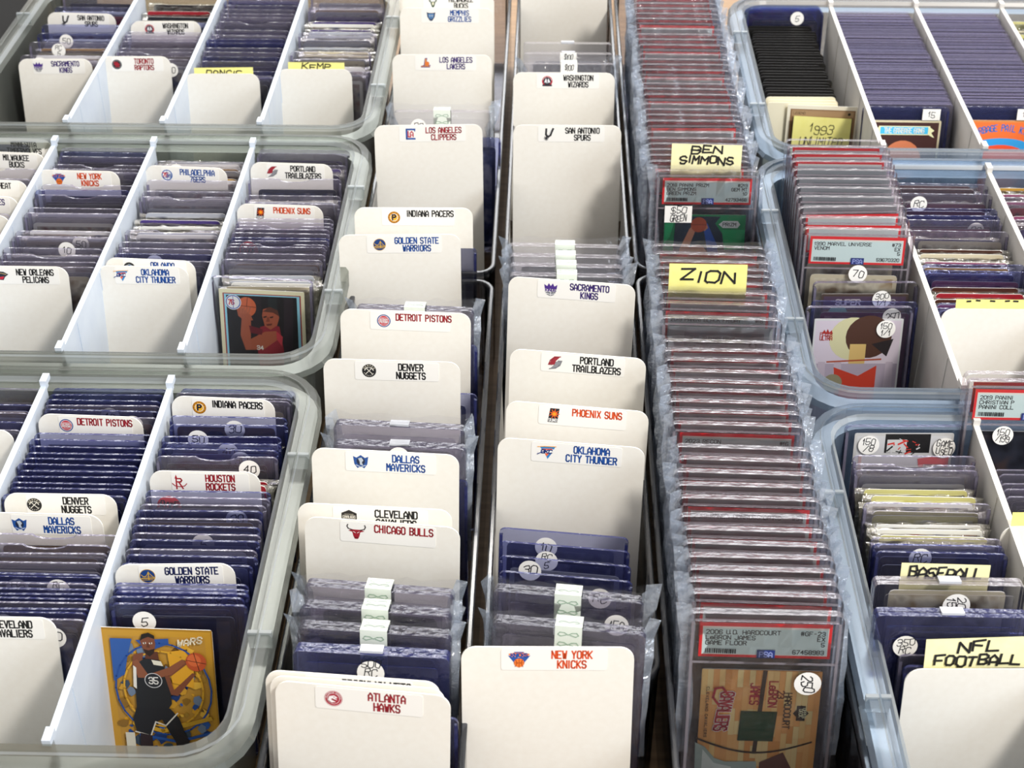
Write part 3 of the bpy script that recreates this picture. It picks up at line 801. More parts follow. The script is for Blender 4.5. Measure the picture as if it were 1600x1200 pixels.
def draw_gold(a):
    q = px(405, 610, 7.56, 6.3); L = 1 / 7560
    a.poly(q((405, 610), (885, 610), (885, 1170), (405, 1170)), 'a87a1e'); a.poly(q((412, 618), (878, 618), (878, 1165), (412, 1165)), 'c2912c')
    a.poly(q((442, 642), (852, 642), (862, 1150), (452, 1150)), 'b98a34')
    rn = random.Random(4)
    for k in range(120):                                           # painted blue and gold patches
        x, y = rn.uniform(470, 840), rn.uniform(660, 1120); s = rn.uniform(7, 34); c = rn.choice(['1f4a90', '2a5aa6', 'd9a02c', 'e0b040', '8a6420', '6f7f96', '17356e', 'c8952e', '6a4a1c', 'a8802e', '3a4a5c'])
        a.poly(q(*[(x + s * rn.uniform(.5, 1.2) * math.cos(t * .9), y + s * rn.uniform(.4, 1.1) * math.sin(t * .9)) for t in range(7)]), c)
    a.poly(q((452, 650), (545, 650), (520, 720), (500, 800), (450, 830)), '2a569c'); a.poly(q((560, 655), (700, 645), (700, 668), (610, 700)), '274f96')
    a.poly(q((690, 700), (760, 690), (800, 740), (790, 850), (700, 830)), 'dca12a')
    for r, c in ((205, '1d4a94'), (170, 'd6a22e')): a.line(q(*[(660 + r * math.cos(t * .262), 860 + r * .95 * math.sin(t * .262)) for t in range(25)]), 8 * L, c)
    a.line(q((520, 1010), (640, 1040), (850, 980)), 20 * L, 'c79a2c'); a.line(q((540, 1060), (700, 1085), (860, 1040)), 14 * L, '21509a')
    for i, s in enumerate('WARS'): a.text(s, *q((745 + i * 28, 675 - i * 5))[0], .004, .0024, 0, .0009, 'e8dfc4', slant=.2)
    sk, sk2, jz = '7a4630', '5c3222', '1f2126'
    a.poly(q((600, 700), (650, 700), (655, 760), (590, 750)), sk2)                                 # neck
    a.poly(q((580, 660), (590, 632), (618, 625), (640, 636), (644, 668), (636, 700), (615, 716), (592, 700)), sk)   # head
    a.poly(q((580, 658), (588, 630), (618, 622), (642, 634), (642, 648), (615, 640), (590, 650)), '1a1512')
    a.poly(q((590, 690), (612, 696), (638, 688), (634, 706), (615, 722), (596, 708)), '2a1a14')
    for x in (598, 624): a.poly(q((x - 7, 664), (x + 7, 662), (x + 6, 669), (x - 6, 670)), 'e8ddd0')
    for x in (598, 624): a.poly(q((x - 2, 663), (x + 3, 663), (x + 3, 669), (x - 2, 669)), '17110e')
    a.poly(q((608, 668), (615, 668), (620, 684), (604, 684)), sk2)
    a.poly(q((545, 715), (590, 705), (560, 800), (600, 800), (690, 770), (760, 730), (775, 745), (700, 800), (620, 815), (560, 812), (535, 760)), sk)   # arm to the ball
    a.poly(q((545, 760), (590, 730), (655, 735), (690, 800), (690, 920), (660, 960), (535, 950), (540, 850)), jz)    # jersey
    a.poly(q((555, 812), (640, 812), (700, 795), (765, 742), (752, 728), (690, 765), (600, 798), (560, 735), (540, 745)), '8a5238')
    a.poly(q((670, 800), (690, 800), (705, 860), (790, 785), (805, 790), (720, 885), (690, 880)), sk)
    a.poly(q((540, 760), (552, 770), (545, 860), (532, 850)), 'e6e2da'); a.poly(q((620, 735), (660, 740), (668, 760), (628, 755)), 'e0dac8')
    cx, cz = q((620, 822))[0]; a.disc(cx, cz, .0050, 'd8d8da'); a.disc(cx, cz, .0046, '24262c'); a.text('35', cx, cz - .0022, .0042, .0022, .0006, .0007, 'f0eeea')
    a.poly(q((535, 940), (680, 940), (715, 980), (745, 1075), (690, 1085), (640, 990), (610, 1000), (585, 1060), (525, 1045), (515, 990)), '1d1e24')   # shorts
    a.line(q((520, 1045), (585, 1062), (612, 1000), (655, 1015), (710, 960)), 6 * L, 'd6d2c8')
    a.poly(q((690, 1000), (750, 1075), (755, 1165), (700, 1165), (690, 1080)), '231f24'); a.poly(q((540, 1050), (590, 1060), (590, 1165), (530, 1165)), '2c2026'); a.poly(q((475, 1050), (515, 1050), (515, 1165), (475, 1165)), 'd8d4c4')
    bx, bz = q((810, 738))[0]; a.disc(bx, bz, .0058, 'b8502a', .0062); a.disc(bx - .001, bz + .001, .0038, 'd4683a', .004)
    a.line([(bx - .0055, bz + .001), (bx + .0055, bz - .001)], .0004, '3a1c12'); a.line([(bx - .001, bz + .006), (bx + .0015, bz - .006)], .0004, '3a1c12')


def draw_red(a):
    q = px(905, 130, 5.9, 5.52); L = 1 / 5900
    a.poly(q((905, 130), (1280, 130), (1280, 620), (905, 620)), 'cfc3a4'); a.poly(q((921, 147), (1264, 147), (1264, 600), (921, 600)), '8a3a34'); a.poly(q((927, 151), (1258, 151), (1258, 600), (927, 600)), '7db3c4')
    a.poly(q((936, 156), (1246, 156), (1246, 600), (936, 600)), '171416')
    for x, c in ((1050, '211a1c'), (1190, '241c22'), (1120, '1d2022')): a.poly(q((x, 160), (x + 40, 160), (x + 30, 400), (x - 10, 400)), c)
    sk, sk2 = '8a4a34', '6c3626'
    a.poly(q((1080, 290), (1125, 275), (1165, 285), (1180, 390), (1175, 600), (1080, 600), (1060, 350)), '74202a')
    a.poly(q((1000, 250), (1035, 230), (1040, 270), (1035, 345), (1100, 310), (1150, 305), (1165, 335), (1090, 390), (1010, 395), (990, 330)), sk)
    a.poly(q((1030, 285), (1090, 300), (1085, 325), (1035, 318)), '581a22')
    a.poly(q((1090, 240), (1096, 212), (1125, 203), (1155, 212), (1166, 245), (1155, 280), (1125, 300), (1100, 285)), sk)
    a.poly(q((1094, 222), (1125, 200), (1160, 214), (1166, 240), (1140, 225)), '4a2a20')
    for x in (1103, 1132): a.poly(q((x - 8, 244), (x + 8, 240), (x + 7, 247), (x - 7, 250)), '2a1610')
    a.poly(q((1113, 245), (1120, 245), (1124, 265), (1106, 267)), sk2); a.poly(q((1106, 276), (1134, 272), (1130, 281), (1110, 284)), '55261c')
    a.poly(q((1150, 305), (1178, 330), (1172, 372), (1150, 340)), '9a3038')
    bx, bz = q((1024, 205))[0]; a.disc(bx, bz, .0072, 'a85434', .0078); a.line([(bx - .007, bz + .001), (bx + .007, bz)], .0005, '5c2a1a'); a.line([(bx + .001, bz + .0076), (bx - .001, bz - .0076)], .0005, '5c2a1a')
    a.poly(q((980, 215), (1000, 205), (1040, 240), (1050, 262), (1010, 265), (985, 245)), sk)
    for k in range(4): a.line(q((998 + k * 11, 232), (1000 + k * 13, 208)), 8 * L, '93523a')
    cx, cz = q((966, 186))[0]; a.disc(cx, cz, .0060, 'eeeae2'); a.disc(cx, cz, .0055, '2c4f96'); a.disc(cx, cz, .0048, 'eeeae2'); a.text('76', cx - .0015, cz - .0018, .0036, .0018, .0005, .0008, 'b02a3a'); a.line([(cx, cz - .0048), (cx, cz + .0048)], .0004, '2c4f96')
    a.text('34', *q((1075, 390))[0], .003, .002, .0006, .0006, 'd8c8c0')


def draw_abstract(a):
    """plain colour shapes in the place of a character picture"""
    q = px(430, 690, 7.8, 7.2); L = 1 / 7800
    a.poly(q((430, 690), (925, 690), (925, 1300), (430, 1300)), 'd9cad4'); a.poly(q((440, 700), (915, 700), (915, 940), (440, 940)), 'd8bcc8'); a.poly(q((440, 940), (915, 940), (915, 1295), (440, 1295)), 'a59aa8')
    for x in (470, 560, 850): a.poly(q((x, 930), (x + 40, 930), (x + 55, 1290), (x - 5, 1290)), 'b4a8b4')
    a.disc(*q((650, 800))[0], .0165, 'c9c39a'); a.disc(*q((740, 790))[0], .0165, '4a2e20'); a.poly(q((760, 830), (880, 800), (850, 900)), '241c1c')
    a.rect(*[v for p in q((640, 940), (730, 830)) for v in p], 'd8a868'); a.poly(q((560, 960), (700, 1010), (800, 950), (800, 1300), (600, 1300)), 'b83a26'); a.line(q((520, 930), (820, 915)), .0012, 'a04a2c')
    a.disc(*q((560, 1050))[0], .0070, '8a846a'); a.disc(*q((545, 1070))[0], .0042, 'b0aa8c')
    a.text('FLEER', *q((502, 783))[0], .0024, .0014, .0004, .0005, 'a02c24'); a.text('ULTRA', *q((502, 808))[0], .0032, .0014, .0004, .0006, 'a02c24')
    a.poly(q((475, 772), (490, 750), (500, 765), (508, 745), (518, 765), (532, 752), (535, 772)), 'a02c24')


def draw_court(a):
    q = px(440, 645, 10.55, 8.9); L = 1 / 10550; rn = random.Random(9)
    a.poly(q((440, 645), (1110, 645), (1110, 1440), (440, 1440)), 'b9854c')
    for i in range(20):
        y = 645
        x0 = 440 + i * 33.5
        while y < 1436:
            l = rn.uniform(70, 240); y2 = min(1436, y + l); a.poly(q((x0 + .5, y), (x0 + 33, y), (x0 + 33, y2 - 1), (x0 + .5, y2 - 1)), rn.choice(['b98650', 'c4935c', 'cda06a', 'b27c44', 'd4aa78', 'be8c54'])); y = y2
    a.line(q((792, 650), (765, 1112)), 24 * L, '2a1c14')
    a.line(q(*[(425 + 10 + 650 * t, 1040 + 72 * math.sin(math.pi * t) + 5 * t) for t in [k / 14 for k in range(15)]]), 12 * L, '2a1c14')
    a.poly(q((672, 874), (878, 874), (866, 1046), (664, 1046)), '0f2a18'); a.poly(q((680, 882), (868, 882), (858, 1038), (673, 1038)), '12341d')
    r90 = -math.pi / 2
    R_ = '8f2430'
    a.text('LeBRON', *q((822, 775))[0], .0044, .0021, .0007, .0007, R_, rot=r90); a.text('JAMES', *q((718, 775))[0], .0048, .0021, .0007, .0007, R_, rot=r90)
    a.text('HARDCOURT', *q((915, 868))[0], .0034, .0020, .0006, .0006, '3a2a20', rot=r90); a.text('23', *q((872, 776))[0], .0034, .0020, .0006, .0006, '5a2a24', rot=r90)
    a.text('CAVALIERS', *q((540, 880))[0], .0068, .0024, .0006, .0017, 'e8d8c0', rot=r90 - .12, slant=-.15); a.text('CAVALIERS', *q((540, 880))[0], .0068, .0024, .0006, .0011, R_, rot=r90 - .12, slant=-.15)
    a.line(q((600, 790), (560, 742), (520, 750), (510, 800), (545, 842)), 14 * L, R_)
    a.text('CLEVELAND CAVALIERS', *q((472, 885))[0], .0013, .0010, .0008, .0003, '4a3024', rot=r90)
    a.poly(q((965, 880), (1010, 832), (1055, 878), (1010, 925)), '241c18'); a.rect(*[v for p in q((985, 922), (1035, 836)) for v in p], '241c18'); a.text('UPPER', *q((1020, 878))[0], .0018, .0010, .0003, .0003, 'd8c0a0', rot=r90); a.text('DECK', *q((1000, 878))[0], .0018, .0010, .0003, .0003, 'd8c0a0', rot=r90)
    a.poly(q((425, 1060), (480, 1085), (540, 1150), (600, 1170), (780, 1165), (820, 1440), (440, 1440)), '8a9a96'); a.poly(q((470, 1100), (540, 1180), (640, 1200), (640, 1440), (470, 1440)), 'b4c0bc')
    a.poly(q((800, 1170), (930, 1108), (1000, 1230), (1040, 1440), (800, 1440)), '4e2a22')


def draw_green(a):
    q = px(265, 130, 7.4, 7.0)
    a.poly(q((265, 130), (735, 130), (735, 760), (265, 760)), '12784a'); a.poly(q((330, 140), (590, 140), (560, 180), (650, 300), (735, 230), (735, 750), (300, 750)), '1c2c3c')
    a.poly(q((265, 130), (330, 140), (300, 260), (265, 300)), '1c9a60'); a.poly(q((600, 215), (735, 215), (735, 330), (620, 330)), '18925a')
    a.poly(q((360, 330), (410, 215), (430, 190), (450, 215), (420, 300), (400, 420), (360, 420)), 'a9745a'); a.poly(q((490, 190), (515, 180), (575, 300), (600, 420), (540, 420)), '2a4f9a'); a.poly(q((480, 200), (505, 170), (520, 205), (500, 225)), 'a9745a')
    bx, bz = q((465, 188))[0]; a.disc(bx, bz, .0062, 'a04a30'); a.line([(bx - .006, bz), (bx + .006, bz)], .0004, '5a2418'); a.disc(*q((460, 380))[0], .009, 'a9745a', .011); a.poly(q((400, 430), (560, 430), (580, 760), (380, 760)), '2a4f9a')
    a.poly(q((580, 185), (605, 165), (690, 165), (705, 185), (690, 205), (605, 205)), 'b8c4c4'); a.text('PRIZM', *q((642, 194))[0], .0026, .0018, .0006, .0005, '20302c')


def draw_gang(a):
    a.rect(-CW / 2 + .0018, .002, CW / 2 - .0018, CH - .0018, '3a2220'); a.rect(-.022, CH - .0125, .022, CH - .006, '1f5f96')
    a.poly([(-.0225, CH - .013), (.0225, CH - .013), (.0225, CH - .0050), (-.0225, CH - .0050)], 'd9c9a0'); a.rect(-.021, CH - .0122, .021, CH - .0058, '3fa0c8'); a.text('THE GARBAGE GANG', 0, CH - .0112, .0044, .0018, .0005, .0007, 'f2e7c0')
    for sx in (-1, 1): a.poly([(sx * .0225, CH - .006), (sx * .0265, CH - .009), (sx * .024, CH - .011), (sx * .027, CH - .0155), (sx * .0225, CH - .0135)], 'd9c9a0')
    a.disc(0, CH - .036, .017, 'b06a4a', .018)


def draw_kids(a):
    a.rect(-CW / 2 + .0018, .002, CW / 2 - .0018, CH - .0018, 'd8602c'); a.disc(0, CH - .024, .026, '2c86c0', .008); a.disc(0, CH - .034, .024, 'c8482a', .012)
    for i, ch in enumerate('GARBAGE PAIL KIDS'):
        t = -1 + 2 * i / 16; a.text(ch, t * .025, CH - .0095 - .005 * t * t, .0056, .0024, 0, .0009, '1c5fa6', rot=-t * .35)


def draw_magic(a):
    a.rect(-.029, .004, .029, CH - .0035, '8a6a4a'); a.rect(-.027, .03, .027, CH - .011, '5c4634'); a.rect(-.0275, CH - .0098, .0275, CH - .0045, 'a88a68')
    a.text('LEGEND', -.026, CH - .0082, .0020, .0014, .0004, .0003, '3a2c22', 'l'); a.disc(.0235, CH - .007, .0013, '14100e')


def draw_gameused(a):
    a.rect(-.030, .003, .030, CH - .002, 'f0eeea'); rn = random.Random(5)
    a.rect(-.012, CH - .0140, .017, CH - .0005, '121212'); a.rect(-.0105, CH - .0138, .002, CH - .0045, 'e2d8c4')
    for k in range(26): x, z = rn.uniform(-.0105, .014), CH - rn.uniform(.003, .0135); a.line([(x, z), (x + rn.uniform(-.004, .004), z + rn.uniform(-.003, .003))], rn.uniform(.0004, .0012), rn.choice(['d83a30', '1a1a1a', 'e8e0d0', 'd83a30', '141414']))
    a.poly([(.010, CH - .018), (.030, CH - .015), (.030, CH - .034), (.012, CH - .030)], 'e0302c'); a.poly([(.014, CH - .022), (.026, CH - .022), (.026, CH - .032), (.014, CH - .032)], '8a6a68')
    a.rect(-.028, CH - .034, -.026, CH - .016, 'f0a8a0')


def draw_super(a):
    a.rect(-.030, .003, .030, CH - .002, '5c4a40'); a.rect(-.030, CH - .012, .030, CH - .002, '4a3a4c'); a.text('SUPER', -.012, CH - .0085, .004, .003, .0007, .0009, 'b0a8b0'); a.text('INS', .018, CH - .0085, .004, .003, .0007, .0009, 'b0a8b0')
    a.disc(-.019, CH - .015, .007, '6c8a80', .006); rn = random.Random(2)
    for k in range(30): x = rn.uniform(-.016, .026); z = CH - rn.uniform(.014, .034); a.line([(x, z), (x + .005, z + .004)], .0006, rn.choice(['b87a4a', 'd89a5a', '8a4a2c', '3a2418']))
    a.rect(-.030, .003, .030, CH - .034, '8a4436')


def special(label, draw, base, TL, TR, h_top=.1016, card_z=.004, stick=(), holder=ME_HOLDT, dxc=0, cat='card holder', name='card_toploader', grp=None):
    """a card holder that faces the viewer; TL/TR = the top corners of its CARD in the photograph"""
    r = root(name, label, cat, grp)
    if holder: link('holder', holder, r)
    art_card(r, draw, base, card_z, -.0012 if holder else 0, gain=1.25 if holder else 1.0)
    for ms, x, z in stick: sticker(r, ms, x, z, -.0024 - (.0002 if holder else -.001))
    hc = card_z + CH; z = FL + hc * math.cos(LEAN); A, B = P(*TL, z), P(*TR, z); mid = (A + B) / 2
    yaw = max(-.06, min(.06, math.atan2(B.y - A.y, B.x - A.x))); b = pose(r, mid, hc, LEAN, yaw); return r, b.y


# LEFT NEAR BIN
row(CX[0], 0, .55, .792, [
    ('x', lambda rn: special('gold bordered basketball card with a dark jersey player, front of the near left bin', draw_gold, 'c2912c', (152, 979), (332, 985), card_z=.002, holder=None, name='trading_card', cat='trading card'), 'gold player card'),
    ('x', lambda rn: (lambda o: (o, pose(o, (P(262, 982, .093).x + .006, P(242, 982, .093).y + .0085, .1035), .1016, LEAN, 0).y))(toploader('blue edged rigid holder with a black card just behind the gold player card', None, 'dark', True, ST['five'], rn)), 'black card behind the gold player card'),
    ('r', 5, 'purple', 0, .70, .5), D_((180, 882), (364, 880), 'GOLDEN STATE|WARRIORS', NV, 'gsw'),
    ('r', 4, 'blue', 0, .55, .0), ('r', 6, 'pale', .1, .25, .45), ('x', lambda rn: (lambda o: (sticker(o, ST_RED, -.024, .0915, -.0014, 'red round price sticker'), (o, pose(o, (CX[0], P(320, 768, .1035).y, .1035), .1016, LEAN, 0).y))[1])(toploader('holder with a red round sticker in front of the HOUSTON divider of the left bins', None, 'dark', True)), 'red stickered card of the near left bin'), D_((234, 735), (404, 738), 'HOUSTON|ROCKETS', RD, 'hou'),
    ('r', 9, 'mixed', .25, .70, .4), D_((268, 618), (428, 625), 'INDIANA PACERS', BK, 'ind'), ('r', 4, 'gray', 0, .40, .3)], 'left bins', 1)
row(CX[1], 0, .55, .792, [
    D_((-108, 962), (86, 965), 'CLEVELAND|CAVALIERS', BK, 'cle'), ('r', 10, 'navy' if 0 else 'blue', 0, .62, .2), ('r', 8, 'pale', .3, .18, .3),
    D_((-20, 800), (160, 805), 'DALLAS|MAVERICKS', BL, 'dal'), D_((3, 770), (182, 773), 'DENVER|NUGGETS', BK, 'den'),
    ('r', 11, 'blue', 0, .75, .12), D_((58, 646), (222, 652), 'DETROIT PISTONS', RD, 'det'), ('r', 6, 'mixed', 0, .40, .5)], 'left bins', 2)
row(CX[2], 0, .55, .792, [
    ('d', (-150, 668), (23, 672), None, None, None, 'blank white divider showing one corner, left edge beside DETROIT divider row', 'blank divider of the near left bin'), ('r', 6, 'red' if 0 else 'mixed', .4, .25, .2)], 'left bins', 3)

# LEFT MIDDLE BIN
row(CX[0], 0, .9, 1.13, [
    ('x', lambda rn: special('rigid holder with basketball card of a player in red holding a ball high', draw_red, 'cfc3a4', (340, 449), (478, 456)), 'red jersey player card'),
    ('r', 8, 'pale', .85, .00, 0), ('r', 3, 'blue', 0, .18, 0), ('x', lambda rn: (lambda o: (sticker(o, ST_RED, -.024, .0915, -.0014, 'red round price sticker'), (o, pose(o, (CX[0], P(435, 372, .1035).y, .1035), .1016, LEAN, 0).y))[1])(toploader('holder with a red round sticker in front of the PHOENIX divider of the left bins', None, 'dark', True)), 'red stickered card of the middle left bin'), ('r', 5, 'purple', 0, .18, .15), D_((370, 318), (504, 322), 'PHOENIX SUNS', OR, 'phx'),
    ('r', 4, 'blue', .35, .18, .1), D_((390, 253), (520, 257), 'PORTLAND|TRAILBLAZERS', BK, 'por'), ('r', 5, 'purple', .4, .18, 0)], 'left bins', 4)
row(CX[1], 0, .9, 1.13, [
    D_((150, 415), (293, 417), 'OKLAHOMA|CITY THUNDER', BL, 'okc'), D_((165, 402), (303, 408), 'ORLANDO|MAGIC', BL, 'orl'),
    ('r', 3, 'dark', 0, .18, .8), ('r', 12, 'glare', .35, .15, .1), D_((225, 258), (355, 263), 'PHILADELPHIA|76ERS', BL, 'phi'), ('r', 7, 'pale', .7, .06, .2)], 'left bins', 5)
row(CX[2], 0, .9, 1.13, [
    D_((-38, 415), (105, 417), 'NEW ORLEANS|PELICANS', BK, 'nop'), ('r', 7, 'gray', .2, .00, .1), ('r', 5, 'pale', .8, .06, 0), ('r', 3, 'dark', 0, .18, 0),
    D_((55, 265), (187, 268), 'NEW YORK|KNICKS', OR, 'nyk'), ('r', 7, 'blue', .2, .18, .15)], 'left bins', 6)
row(CX[3], 0, .9, 1.13, [
    ('d', (-120, 333), (14, 337), None, None, None, 'blank white divider corner in front of the purple lettered divider, left edge', 'blank corner divider at the left edge'), ('r', 1, 'gray', 0, .00, 0),
    D_((-105, 303), (28, 308), 'LOS ANGELES|LAKERS', PU, 'lal'), D_((-90, 278), (44, 283), 'MIAMI HEAT', BK, 'mia'), ('r', 2, 'red' if 0 else 'mixed', .5, .00, 0),
    D_((-58, 235), (72, 240), 'MILWAUKEE|BUCKS', BK, 'mil'), D_((-45, 214), (83, 219), 'MINNESOTA|TIMBERWOLVES', BK, 'min'), ('r', 2, 'dark', 0, .18, 0)], 'left bins', 7)

# LEFT FAR BIN
row(CX[0], 0, 1.2, 1.468, [
    ('d', (433, 108), (549, 108), None, None, None, 'blank white divider with a short yellow note, back left bin, rightmost row', 'rightmost blank divider of the back left bin'), ('r', 9, 'pale', .8, .03, .1), ('r', 8, 'glare', .5, .18, .2), ('r', 5, 'mixed', .7, .06, .2)], 'left bins', 8)
row(CX[1], 0, 1.2, 1.468, [
    ('d', (288, 115), (404, 115), None, None, None, 'blank white divider in front of the yellow note lettered in black, third row', 'blank divider beside the TORONTO divider'), ('r', 20, 'purple', .12, .27, .05)], 'left bins', 9)
row(CX[2], 0, 1.2, 1.468, [
    D_((150, 88), (266, 88), 'TORONTO|RAPTORS', RD, 'tor'), ('r', 9, 'pale', .4, .18, .2), D_((205, 33), (311, 33), 'WASHINGTON|WIZARDS', BK, 'was'), ('r', 5, 'mixed', .5, .18, .1)], 'left bins', 10)
row(CX[3], 0, 1.2, 1.468, [
    D_((25, 92), (145, 92), 'SACRAMENTO|KINGS', PU, 'sac'), ('r', 9, 'pale', .45, .21, .2), D_((72, 19), (181, 22), 'SAN ANTONIO|SPURS', BK, 'sas'), ('r', 4, 'mixed', .4, .18, .1)], 'left bins', 11)
sticky('yellow note with four black letters, rightmost row of the back left bin', ['KEMP'], (450, 97), (538, 98), .113, .05, M_NOTE, LEAN, .0052, .0052, .0009, .001, zoff=.87)
sticky('yellow note with black writing behind a blank divider, beside TORONTO row', ['DONCIC'], (303, 106), (395, 105), .113, .05, M_NOTE, LEAN, .0046, .0045, .0009, .001, zoff=.86)

# ---- centre boxes: wide dividers, magnetic cases
CL = math.radians(12.5); HD = .134
def C_(TL, TR, txt, col, lg, extra=''):
    d = D_(TL, TR, txt, col, lg, 'clear centre boxes') if txt else None
    lab = d[6] if d else extra
    return divider(.0885, HD, .0075, TL, TR, CL, .003, d[3] if d else None, col, lg, lab, 'wide divider cards in the clear centre boxes')


for a in [((425, 1062), (709, 1088), 'ATLANTA|HAWKS', RD, 'atl'), ((412, 1046), (690, 1066), 'BROOKLYN NETS', BK, 'bkn'), ((474, 806), (721, 825), 'CHICAGO BULLS', RD, 'chi'),
          ((464, 785), (707, 797), 'CLEVELAND|CAVALIERS', BK, 'cle'), ((486, 699), (718, 711), 'DALLAS|MAVERICKS', BL, 'dal'), ((505, 560), (719, 566), 'DENVER|NUGGETS', BK, 'den'),
          ((531, 482), (736, 490), 'DETROIT PISTONS', RD, 'det'), ((526, 367), (722, 366), 'GOLDEN STATE|WARRIORS', BL, 'gsw'), ((552, 324), (740, 325), 'INDIANA PACERS', BK, 'ind'),
          ((586, 196), (752, 194), 'LOS ANGELES|CLIPPERS', RD, 'lac'), ((613, 85), (768, 86), 'LOS ANGELES|LAKERS', PU, 'lal'), ((623, 12), (772, 13), 'MEMPHIS|GRIZZLIES', BL, 'mem'), ((626, -8), (774, -8), 'MILWAUKEE|BUCKS', BK, 'mil'),
          ((724, 1010), (988, 1011), 'NEW YORK|KNICKS', OR, 'nyk'), ((778, 683), (1009, 700), 'OKLAHOMA|CITY THUNDER', BL, 'okc'), ((795, 624), (1011, 645), 'PHOENIX SUNS', OR, 'phx'),
          ((800, 542), (1008, 563), 'PORTLAND|TRAILBLAZERS', BK, 'por'), ((797, 430), (992, 447), 'SACRAMENTO|KINGS', PU, 'sac'), ((803, 195), (970, 196), 'SAN ANTONIO|SPURS', BK, 'sas'), ((804, 113), (959, 114), 'WASHINGTON|WIZARDS', BK, 'was')]:
    C_(*a)
C_((418, 1054), (699, 1077), None, None, None, 'white divider edge between the ATLANTA and BROOKLYN dividers')
C_((808, -62), (956, -62), None, None, None, 'blank white divider at the top edge behind the three stickered grey cases')
C_((620, -24), (768, -24), None, None, None, 'blank white divider at the top edge behind the MILWAUKEE divider')


def C_mag(TL, TR, label, grp=None, h=.1236, **k):
    o = magcase(label, grp, **k); z = .003 + h * math.cos(CL); A, B = P(*TL, z), P(*TR, z)
    pose(o, (A + B) / 2, h, CL, max(-.1, min(.1, math.atan2(B.y - A.y, B.x - A.x)))); return o


G1 = 'sleeved magnetic cases with sealing tape'
C_mag((482, 905), (705, 922), 'rearmost of three taped magnetic cases in front of the CHICAGO divider', G1)
C_mag((474, 938), (703, 953), 'middle of three taped magnetic cases in front of the CHICAGO divider', G1)
C_mag((468, 970), (705, 986), 'foremost of three taped magnetic cases in front of the CHICAGO divider', G1)
C_mag((468, 1006), (695, 1018), 'blue magnetic case with a white 500 sticker behind the BROOKLYN divider', None, body=ME_MAGB, tape=False, sleeve=False, st=(sticker_mesh(['500', 'RC', '/10'], r=.0072), .0, .112))
C_mag((528, 655), (722, 664), 'rear one of two cases standing in front of the DENVER divider', G1, tape=False)
C_mag((526, 686), (724, 694), 'front one of two cases in front of the DENVER divider, with round sticker', G1, st=(ST['rc'], 0, .116), tape=False)
C_mag((556, 474), (742, 480), 'taped case peeking up between the DETROIT and GOLDEN STATE dividers', G1)
C_mag((616, 170), (766, 171), 'grey taped case between the two LOS ANGELES dividers', G1, body=ME_MAGC, st=(ST['rc'], -.02, .110), cm='silver')
G2 = 'taped magnetic cases behind the SACRAMENTO divider'
for k, (yy, w) in enumerate(((424, 'foremost'), (409, 'second'), (394, 'third'), (378, 'rearmost'))): C_mag((800 - k, yy), (972 - k, yy + 4), f'{w} of four taped clear cases behind the SACRAMENTO divider', G2, body=ME_MAGC, cm='silver')
C_mag((777, 911), (1002, 935), 'rear one of two sleeved taped cases behind the NEW YORK divider', G1, cm='white', st=(sticker_mesh(['150']), .027, .108))
C_mag((775, 960), (1006, 984), 'front one of two sleeved taped cases behind the NEW YORK divider', G1, cm='white')
G3 = 'grey cases in front of the blank divider at the top'
for k, (yy, w) in enumerate(((96, 'foremost'), (80, 'middle'), (64, 'rearmost'))):
    C_mag((826 - k, yy), (952 - k, yy + 1), f'{w} of three grey cases behind the WASHINGTON divider in centre boxes', G3, body=ME_MAGC, sleeve=k == 0, tape=k == 0, cm='silver', st=(sticker_mesh(['$100'], 'tag', 'f4f2ee', .006), 0, .119) if k < 2 else None)


def C_top(TL, TR, label, grp, floor=.003, lean=CL, rn=random.Random(5), **k):
    o = toploader(label, grp, rn=rn, **k); z = floor + .1016 * math.cos(lean) if 'z' not in k else k['z']; A, B = P(*TL, z), P(*TR, z)
    pose(o, (A + B) / 2, .1016, lean, max(-.1, min(.1, math.atan2(B.y - A.y, B.x - A.x)))); return o


G4 = 'blue edged holders in front of the OKLAHOMA divider'
for k, (yy, cm, st, w) in enumerate(((892, 'navy', 'rc', 'foremost'), (868, 'white', 'three', 'second'), (845, 'navy', 'rc2', 'third'), (824, 'blue', 'ten', 'rearmost'))):
    C_top((784 - k, yy), (985 - k, yy + 17), f'{w} of four blue edged holders in front of the OKLAHOMA divider, centre', G4, cm=cm if cm != 'blue' else 'silver', blue=True, sticky=ST[st])
# holders tucked behind the wide dividers, showing along their right edges
for TLx, y, yw, nm, cmx in ((620, 225, 0, 'red lettered LOS ANGELES', -.075), (560, 400, 0, 'GOLDEN STATE', -.088), (570, 555, 4, 'DETROIT', -.082), (560, 632, 4, 'DENVER', -.080), (560, 770, 6, 'DALLAS', -.082), (520, 1150, 8, 'BROOKLYN', -.078)):
    A = P(TLx, y, .103); o = toploader(f'blue edged holder tucked behind the {nm} divider of the centre boxes', 'holders tucked behind wide dividers', 'navy', True); pose(o, (cmx, A.y + .014, .103), .1016, CL, -.02)
for y, nm, cmx in ((1080, 'NEW YORK', .019), (640, 'PORTLAND', .0185), (760, 'OKLAHOMA', .020)):
    A = P(800, y, .103); o = toploader(f'blue edged holder tucked behind the {nm} divider of the centre boxes', 'holders tucked behind wide dividers', 'purple', True); pose(o, (cmx, A.y + .024, .103), .1016, CL, -.07)

